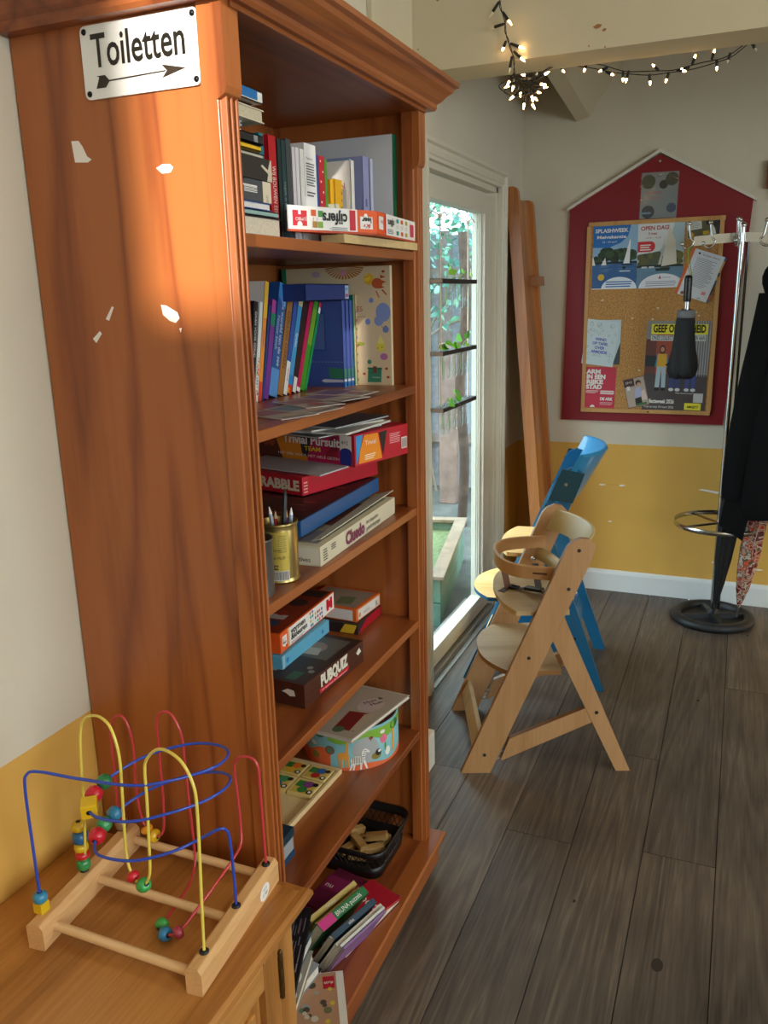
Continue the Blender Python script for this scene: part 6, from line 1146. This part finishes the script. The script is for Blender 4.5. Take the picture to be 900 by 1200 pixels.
def slv(mb, f, w, h):
    for u, v, r_, c in ((.18, .80, .032, '#2f3a2c'), (.60, .73, .020, '#1c222e'), (.85, .84, .030, '#33403a'), (.85, .22, .022, '#3a4a6a'), (.22, .14, .030, '#2f3a48')): mb.disc(f, min(max(w*u, r_), w-r_), min(max(h*v, r_), h-r_), r_, mat(c, .3), .0006)
    mb.rect(f, w*.02, h*.10, w*.3, h*.14, mat('#6d8fb0', .3), .0009); mb.text(f, 'VERHUUR', w*.14, h*.53, .012, mat('#b0303a', .3), w=w*.42, lift=.0009); mb.text(f, 'BOTEN', w*.2, h*.42, .010, mat('#b06a5a', .3), w=w*.3, lift=.0009); mb.text(f, 'zeilen', w*.42, h*.9, .006, INK, maxw=.04, lift=.0009)
sv = poster('poster', 'glossy rental flyer in a plastic sleeve at the top of the red board', [(752.5, 202.5), (795, 200.5), (793.5, 254.5), (749.5, 257)], '#80888c', slv, 4.418, .0012)
for m in list(sv.data.materials):
    m = m
MB().box((-.09, -.0035, -.102), (.09, -.0030, .102), glass('plastic_sleeve', (.98, .98, .98), .05)).build('sleeve', sv)
tag(MB().box((-.03, -.03, -.07), (.05, 0, .05), mat('#7a3f22', .45, noise=.1)).box((-.022, -.032, -.07), (.05, -.03, .035), mat('#8f8478', .5)).box((.012, -.034, -.115), (.05, -.03, -.07), mat('#7a2f1c', .5)).build('wall_bracket', bevel=.003, loc=(1.165, YB-.001, 2.09)), 'brown wooden bracket fixed to the wall beside the red board', 'bracket')

# ================================================================ coat stand
SX, SY = 1.055, 4.165
cs_ = thing('coat_stand', 'chrome coat stand with umbrella ring and heavy dark round base', 'coat stand', (SX, SY, 0)); CH_ = mat('#c2c4c4', .18, 1)
DKB = mat('#1d2024', .5, noise=.1, scale=20)
MB().lathe([(.14, .004), (.158, 0), (.188, .002), (.196, .014), (.196, .024), (.19, .034), (.176, .040), (.160, .040), (.15, .034), (.146, .012)], Matrix.Identity(4), DKB, 56).build('base_ring', cs_)
MB().lathe([(.147, .002), (.147, .009), (.001, .012)], Matrix.Identity(4), mat('#6a4a34', .8, noise=.2, scale=30), 48).build('base_plate', cs_)
sp_ = MB()
for a in (20, 110, 200, 290): sp_.loft([[RZ(a)@Vector(p) for p in ((.0, -.024, .012), (.0, .024, .012), (.0, .020, .042), (.0, -.020, .042))], [RZ(a)@Vector(p) for p in ((.152, -.010, .012), (.152, .010, .012), (.152, .008, .030), (.152, -.008, .030))]], DKB, smooth=False)
sp_.build('base_spoke', cs_); MB().lathe([(.03, .03), (.03, .05), (.02, .058)], Matrix.Identity(4), DKB, 20).build('socket', cs_)
MB().tube([(0, 0, .05), (0, 0, 1.845)], .0125, CH_, 20).sphere((0, 0, 1.85), .015, CH_).build('pole', cs_)
MB().tube([(.026, .018, .05), (.026, .018, 1.80)], .006, mat('#5a5c5e', .25, 1), 12).build('thin_rod', cs_)
rg = MB(); n = 56; Rr_ = .205; zr = .495
rg.sweep([(Rr_*math.cos(2*PI*i/n), Rr_*math.sin(2*PI*i/n), zr) for i in range(n)], [(-.002, -.011), (.002, -.011), (.002, .011), (-.002, .011)], CH_, closed=True, smooth=True); rg.build('umbrella_ring', cs_)
for a in (40, 130, 220, 310): MB().box((.010, -.004, zr-.005), (.204, .004, zr+.005), CH_, RZ(a)).build('ring_spoke', cs_)
def hook_arm(a, L_):
    M = RZ(a); ar = MB(); ar.sweep([M@Vector((.0, 0, 1.80)), M@Vector((L_*.5, 0, 1.797)), M@Vector((L_, 0, 1.79))], [(-.002, -.020), (.002, -.020), (.002, .020), (-.002, .020)], CH_)
    o = ar.build('hook_arm', cs_)
    for s_ in (.55, 1.0):
        x = L_*s_; up_ = MB(); up_.tube(smooth_path([M@Vector((x, 0, 1.79)), M@Vector((x+.012, 0, 1.80)), M@Vector((x+.020, 0, 1.835)), M@Vector((x+.024, 0, 1.865))], 5), .0052, CH_, 10); up_.sphere(M@Vector((x+.024, 0, 1.867)), .010, CH_)
        up_.tube(smooth_path([M@Vector((x, 0, 1.79)), M@Vector((x+.008, 0, 1.770)), M@Vector((x+.032, 0, 1.760)), M@Vector((x+.05, 0, 1.778))], 5), .0052, CH_, 10); up_.sphere(M@Vector((x+.05, 0, 1.78)), .009, CH_); up_.build('hook', o)
for a, L_ in ((186, .20), (262, .12), (2, .13), (95, .12)): hook_arm(a, L_)
# small folding umbrella hanging by its strap
hx, hy, hz = .805+.005, 4.135, 1.77
uh = thing('folding_umbrella', 'short black folding umbrella hanging by a green cord from the stand', 'umbrella', (.845, 4.125, 1.19))
MB().tube(smooth_path([(-.010, .006, .575), (-.008, .002, .52), (.005, 0, .455)], 4), .0022, mat('#9aa83a', .6), 6).tube(smooth_path([(-.004, .008, .575), (.0, .004, .52), (.012, 0, .455)], 4), .0018, mat('#7d8a30', .6), 6).build('cord', uh)
MB().lathe([(.016, .338), (.0175, .345), (.0175, .44), (.015, .452), (.004, .455)], Matrix.Identity(4), mat('#101214', .35), 20).lathe([(.011, .30), (.011, .338)], Matrix.Identity(4), METAL, 14).build('handle', uh)
fold = MB(); rings = []
prof = [(.0, .018, .30), (.0, .034, .285), (-.002, .038, .25), (-.004, .040, .20), (-.006, .046, .14), (-.006, .055, .08), (-.004, .060, .03), (.0, .050, .0), (.0, .02, -.004)]
for dx, r_, z_ in prof: rings.append([Vector((dx+r_*(1+.13*math.sin(5*a+z_*8)+.07*math.sin(11*a))*math.cos(a), r_*.62*(1+.13*math.sin(5*a+z_*8))*math.sin(a), z_+.008*math.sin(6*a))) for a in [2*PI*k/40 for k in range(40)]])
fold.loft(rings, mat('#131519', .75, bump=.3, scale=60)); fold.build('canopy', uh)
tip = MB(); tip.loft([[Vector((-.045, -.01, .045)), Vector((-.03, .01, .03)), Vector((-.03, -.015, .09))], [Vector((-.078, -.005, .055)), Vector((-.076, 0, .052)), Vector((-.074, -.005, .058))]], mat('#131519', .75), smooth=False); tip.build('canopy_flap', uh)
MB().lathe([(.036, .266), (.040, .27), (.040, .296), (.034, .302)], Matrix.Identity(4), mat('#6d7074', .6), 24).build('collar', uh)
# long umbrellas in the ring
def long_umb(name, label, foot, top, prof, m, tipc):
    foot, top = Vector(foot), Vector(top); o = thing(name, label, 'umbrella', foot); d = (top-foot); M = aim(d); L_ = d.length
    MB().tube([(0, 0, 0), d*.12], .0042, mat(tipc, .4, .6), 10).build('tip', o)
    rings = [[M@Vector((r_*(1+.12*math.cos(8*a+z_*7))*math.cos(a), r_*.8*(1+.12*math.cos(8*a+z_*7))*math.sin(a), z_*L_)) for a in [2*PI*k/48 for k in range(48)]] for r_, z_ in prof]
    MB().loft(rings, m).build('canopy', o); return o, M, L_
o, M, L_ = long_umb('long_umbrella', 'long rolled black umbrella standing in the ring against the pole', (1.062, 4.13, .045), (1.13, 4.06, .90), [(.005, .05), (.012, .08), (.026, .2), (.040, .35), (.050, .55), (.052, .7), (.040, .85), (.018, .98)], mat('#14181b', .6, bump=.3, scale=40), '#3a3c40')
MB().tube([M@Vector((0, 0, L_*.97)), M@Vector((0, 0, L_*1.12))], .008, BLACK, 12).build('handle', o)
def floral():
    m = bpy.data.materials.new('patterned_cloth'); m.use_nodes = True; N, L = m.node_tree.nodes, m.node_tree.links; b = N['Principled BSDF']; t = N.new('ShaderNodeTexCoord'); n = N.new('ShaderNodeTexNoise'); n.inputs['Scale'].default_value = 17; n.inputs['Detail'].default_value = 1.5; n.inputs['Distortion'].default_value = 1.6
    r = N.new('ShaderNodeValToRGB'); r.color_ramp.interpolation = 'CONSTANT'; e = r.color_ramp.elements; e[0].position = 0; e[0].color = H('#4a1416'); e[1].position = .64; e[1].color = H('#c23a1c')
    for p_, c in ((.38, '#8f2420'), (.44, '#c9bcae'), (.5, '#5a5248'), (.54, '#d0542a'), (.58, '#b3a08c'), (.70, '#2a1d1c')): q_ = e.new(p_); q_.color = H(c)
    L.new(t.outputs['Object'], n.inputs['Vector']); L.new(n.outputs['Fac'], r.inputs['Fac']); L.new(r.outputs['Color'], b.inputs['Base Color']); b.inputs['Roughness'].default_value = .6; return m
o, M, L_ = long_umb('long_umbrella', 'rolled umbrella with a red and cream leaf pattern in the ring', (1.165, 4.11, .048), (1.225, 4.07, .66), [(.004, .08), (.014, .13), (.030, .24), (.045, .42), (.052, .58), (.050, .72), (.054, .82), (.042, .92), (.014, 1.0)], floral(), '#6a6460')
MB().tube([M@Vector((0, 0, L_*.99)), M@Vector((0, 0, L_*1.08))], .013, mat('#a8783c', .4), 14).build('handle', o)
MB().tube([M@Vector((-.035, -.03, L_*.62)), M@Vector((-.045, -.045, L_*.8)), M@Vector((-.01, -.02, L_*1.0))], .0016, mat('#c9c4bc', .6), 6).build('cord', o)
# black coat on the stand
ct = thing('coat', 'long black coat hanging on the right-hand hooks of the stand', 'coat', (1.27, 4.03, .52)); CT = mat('#060709', .9, bump=.25, scale=40, spec=.2)
rings = []
for z_, cx, rx_, ry_ in ((0.06, .02, .17, .13), (.10, .01, .185, .14), (.30, .0, .165, .13), (.55, .005, .145, .12), (.80, .015, .12, .105), (.95, .02, .105, .095), (1.02, .02, .11, .10), (1.08, .0, .125, .11), (1.14, .0, .12, .10), (1.19, .015, .085, .07), (1.22, .03, .04, .03)):
    rings.append([Vector((cx+rx_*(1+.07*math.sin(5*a+z_*3)+.04*math.sin(9*a-z_*5))*math.cos(a), ry_*(1+.08*math.sin(6*a+z_*4))*math.sin(a), z_+.012*math.sin(3*a)*(1 if z_ < .2 else .3))) for a in [2*PI*k/48 for k in range(48)]])
MB().loft(rings, CT).build('body', ct, subsurf=1)
sl = MB(); rings = []
for z_, cx, cy, r_ in ((1.04, -.085, -.03, .045), (.85, -.105, -.05, .055), (.6, -.13, -.055, .058), (.35, -.155, -.05, .060), (.18, -.165, -.045, .060), (.14, -.165, -.045, .055)):
    rings.append([Vector((cx+r_*(1+.1*math.sin(3*a+z_*9))*math.cos(a), cy+r_*.8*(1+.1*math.sin(4*a+z_*7))*math.sin(a), z_)) for a in [2*PI*k/28 for k in range(28)]])
sl.loft(rings, CT); sl.build('sleeve', ct, subsurf=1)
hm = MB(); hm.loft([[Vector(p) for p in ((-.20, -.08, .14), (-.08, -.09, .16), (-.08, .0, .16), (-.20, -.02, .14))], [Vector(p) for p in ((-.215, -.08, .02), (-.11, -.09, -.045), (-.11, .0, -.045), (-.215, -.03, .02))]], CT, smooth=False); hm.build('hem_corner', ct, .01)

# ================================================================ string of fairy lights over the beam
sg_ = thing('fairy_lights', 'string of warm fairy lights bunched below the white ceiling beam', 'string lights', (.42, 2.80, 2.25)); Z7 = Vector((.42, 2.80, 2.25))
CBL = mat('#12140f', .5); GL_ = emis('#ffd9a0', 14); GL2 = emis('#ffc884', 22)
cl = [at(a, b, y=2.80) for a, b in ((585, -14), (587, 8), (592, 28), (594, 45), (600, 60), (603, 82), (606, 98), (616, 104))]
g1 = [at(a, b, y=2.86) for a, b in ((616, 104), (624, 100), (636, 84))]+[at(a, b, y=3.02) for a, b in ((650, 77), (663, 76), (672, 77), (688, 79), (700, 81), (720, 85), (741, 87), (762, 88), (785, 85), (812, 81), (840, 73), (858, 66), (876, 52), (886, 44))]
g2 = [at(a, b, y=2.86) for a, b in ((612, 96), (628, 88))]+[at(a, b, y=3.018) for a, b in ((655, 76), (670, 74), (700, 75), (725, 82), (738, 84), (770, 83), (790, 82), (820, 74), (850, 67), (872, 52))]
kn = [at(606+16*math.sin(i*1.9)+8*math.sin(i*.7), 100+12*math.cos(i*1.3), y=2.80+.03*math.sin(i*2.3)) for i in range(13)]
cbm = MB()
for p_ in (cl, g1, g2, kn): cbm.tube([p-Z7 for p in smooth_path(p_, 5)], .0015, CBL, 6)
cbm.tube([p-Z7+Vector((.004*math.sin(i*.9), .004*math.cos(i*.9), 0)) for i, p in enumerate(smooth_path(cl, 5))], .0014, CBL, 6); cbm.build('cable', sg_)
def bulb(p0, p1, y, y1=None, on=True):
    a = at(*p0, y=y); b = at(*p1, y=y1 or y); d = (b-a); L_ = max(d.length, .03); M = T(*(a-Z7))@aim(d); 
    k_ = min(L_, .05); s_ = MB().lathe([(.0022, -.001), (.0042, .002), (.0048, k_*.62), (.004, k_*.64)], M, CBL, 10).build('lamp_holder', sg_)
    MB().lathe([(.0032, k_*.62), (.0036, k_*.75), (.0024, k_*.9), (.0008, k_)], M, GL2 if on else mat('#d8cdb4', .2), 10).build('bulb', s_)
for p0, p1, on in (((585, 2), (571, 24), 0), ((589, 14), (602, 33), 1), ((591, 28), (569, 35), 0), ((598, 51), (620, 59), 1), ((593, 48), (590, 56), 1), ((602, 60), (618, 75), 1), ((600, 66), (596, 88), 0), ((603, 86), (594, 100), 1), ((605, 90), (600, 107), 1), ((607, 95), (591, 103), 1), ((611, 94), (623, 92), 0), ((609, 98), (610, 114), 1), ((612, 104), (597, 117), 1), ((616, 108), (613, 131), 1), ((620, 108), (630, 118), 1), ((618, 112), (627, 128), 1), ((622, 106), (634, 109), 1), ((622, 98), (640, 99), 1), ((628, 103), (642, 102), 1), ((628, 93), (644, 84), 1), ((624, 96), (630, 84), 0), ((626, 88), (610, 88), 1), ((621, 100), (625, 122), 1), ((606, 104), (604, 98), 0)):
    bulb(p0, p1, 2.80+random.uniform(-.025, .025), on=bool(on))
for p0, p1, on in (((655, 77), (659, 82), 1), ((688, 73), (686, 79), 1), ((712, 79), (704, 83), 1), ((710, 84), (719, 88), 1), ((737, 83), (733, 97), 1), ((761, 87), (762, 100), 1), ((772, 83), (768, 79), 1), ((784, 85), (780, 96), 1), ((793, 82), (800, 83), 1), ((811, 76), (815, 65), 1), ((834, 70), (837, 60), 1), ((840, 70), (840, 83), 1), ((856, 62), (852, 74), 0), ((881, 50), (886, 59), 0), ((730, 84), (730, 94), 1), ((808, 79), (804, 80), 1)):
    bulb(p0, p1, 3.018, on=bool(on))

# ================================================================ test-tube plant racks hanging in front of the glass
random.seed(19)
TG = glass('tube_glass', (.96, .98, .98), .1); 
for i, (z_, lab) in enumerate(((1.632, 'highest dark rail of plant tubes hanging at the glass door'), (1.372, 'middle dark rail of plant tubes hanging at the glass door'), (1.162, 'lowest dark rail of plant tubes hanging at the glass door'))):
    o = thing('plant_rail', lab, 'plant hanger', (.052, 3.17, z_), group='plant rails at the door'); 
    MB().box((-.024, -.215, -.008), (.024, .215, .008), mat('#2a2220', .6, noise=.1)).box((-.023, -.2156, -.007), (.023, -.2149, .007), mat('#a8968a', .6)).build('rail', o, .001)
    for k_ in range(5):
        y = -.15+k_*.075; tb_ = MB(); tb_.lathe([(.0005, -.105), (.007, -.100), (.0095, -.09), (.0095, .012), (.011, .014), (.0088, .012), (.0088, -.088), (.006, -.097), (.0004, -.1)], T(0, y, 0), TG, 16); tb_.lathe([(.0086, -.06), (.0086, -.09), (.006, -.099), (.0004, -.1005)], T(0, y, 0), glass('tube_water', (.95, .98, .97)), 12); tb_.build('test_tube', o)
    for k_, s_ in ((0, 1.0), (1, 1.2), (2, .8)) if i != 1 else ((0, 1.1), (2, 1.2), (3, .9)):
        y = -.15+k_*.075+(0.04 if i == 0 else 0); mb = MB(); base = Vector((0, y, -.08)); top_ = Vector((random.uniform(-.01, .03), y+random.uniform(-.02, .02), .04)); mb.tube(smooth_path([base, Vector((0, y, 0)), top_], 4), .0014, mat('#6fae3c', .5), 6)
        for _ in range(2 if i == 0 else 3):
            c = top_+Vector((random.uniform(-.01, .02), random.uniform(-.03, .03), random.uniform(-.025, .02))); M3 = Euler((random.uniform(-.6, .6), random.uniform(.6, 1.5), random.uniform(-.5, .5))).to_matrix(); s2 = .020*s_
            mb.add([c+M3@Vector(p) for p in ((0, -s2, 0), (s2*.6, -s2*.5, .004), (s2*.75, s2*.2, 0), (0, s2*1.15, -.006), (-s2*.75, s2*.2, 0), (-s2*.6, -s2*.5, .004))], [(0, 1, 2, 3, 4, 5)], mat(random.choice(['#6fc03a', '#8ccf4c', '#58a838']), .4))
        mb.build('cutting', o)
rp_ = thing('hanging_rope', 'pale rope pair tied at the top that carries the plant rails', 'rope', (.052, 3.17, 1.86)); RP = mat('#e3d8c4', .8); mb = MB()
for y in (-.17, .17): mb.tube([(0, y, 0), (0, y, -.715)], .0028, RP, 8)
mb.build('rope', rp_); mb = MB()
for y in (-.17, .17):
    mb.sphere((0, y, .0), .008, RP); mb.tube(smooth_path([(0, y, 0), (.01, y+.02, .012), (.012, y+.045, .002)], 4), .0025, RP, 6); mb.tube([(0, y, 0), (-.068, y, .04)], .0022, RP, 6)
mb.build('knot', rp_)
# ================================================================ light
W = bpy.data.worlds.new('sky'); S.world = W; W.use_nodes = True; N, L = W.node_tree.nodes, W.node_tree.links
bg = N['Background']; bg.inputs[0].default_value = (.80, .92, 1.0, 1); bg.inputs[1].default_value = 1
tc = N.new('ShaderNodeTexCoord'); sx_ = N.new('ShaderNodeSeparateXYZ'); L.new(tc.outputs['Generated'], sx_.inputs[0])
rm = N.new('ShaderNodeMapRange'); rm.inputs['From Min'].default_value = 0; rm.inputs['From Max'].default_value = 1; rm.inputs['To Min'].default_value = 3.4; rm.inputs['To Max'].default_value = 10.0
L.new(sx_.outputs['Z'], rm.inputs['Value']); L.new(rm.outputs[0], bg.inputs[1])   # overcast: brighter overhead than at the horizon
def daylight(name, loc, rot, w, h, e):
    """sky light entering through a window opening behind or beside the camera"""
    l = bpy.data.lights.new(name, 'AREA'); l.shape = 'RECTANGLE'; l.size = w; l.size_y = h; l.energy = e; l.color = (.93, .97, 1)
    o = bpy.data.objects.new(name, l); COL.objects.link(o); o.location = loc; o.rotation_euler = rot
daylight('daylight_right_a', (XR+.13, -1.3, 1.72), (0, R(90), 0), 1.55, 1.8, 75)
daylight('daylight_right_b', (XR+.13, 1.5, 1.72), (0, R(90), 0), 1.55, 1.8, 30)
sl_ = bpy.data.lights.new('sun', 'SUN'); sl_.energy = 10; sl_.angle = R(1.3); sl_.color = (1, .90, .80); so = bpy.data.objects.new('sun', sl_); COL.objects.link(so)
so.rotation_euler = Vector((.25, -1, .25)).to_track_quat('Z', 'Y').to_euler()
def lamp(loc, e, size, col, rot=(0, 0, 0)):
    l = bpy.data.lights.new('ceiling_lamp', 'AREA'); l.shape = 'DISK'; l.size = size; l.energy = e; l.color = col
    o = bpy.data.objects.new('ceiling_lamp', l); COL.objects.link(o); o.location = loc; o.rotation_euler = rot
lamp((2.4, -.4, 3.15), 18, .7, (1, .80, .58)); lamp((2.6, 2.0, 3.15), 12, .7, (1, .80, .58))
vs = S.view_settings; vs.view_transform = 'Standard'; vs.look = 'None'; vs.gamma = 1; vs.exposure = .08; vs.use_curve_mapping = False
S.cycles.max_bounces = 8; S.cycles.transparent_max_bounces = 16; S.cycles.sample_clamp_indirect = 4; S.cycles.caustics_reflective = False; S.cycles.caustics_refractive = False
S.cycles.use_denoising = True
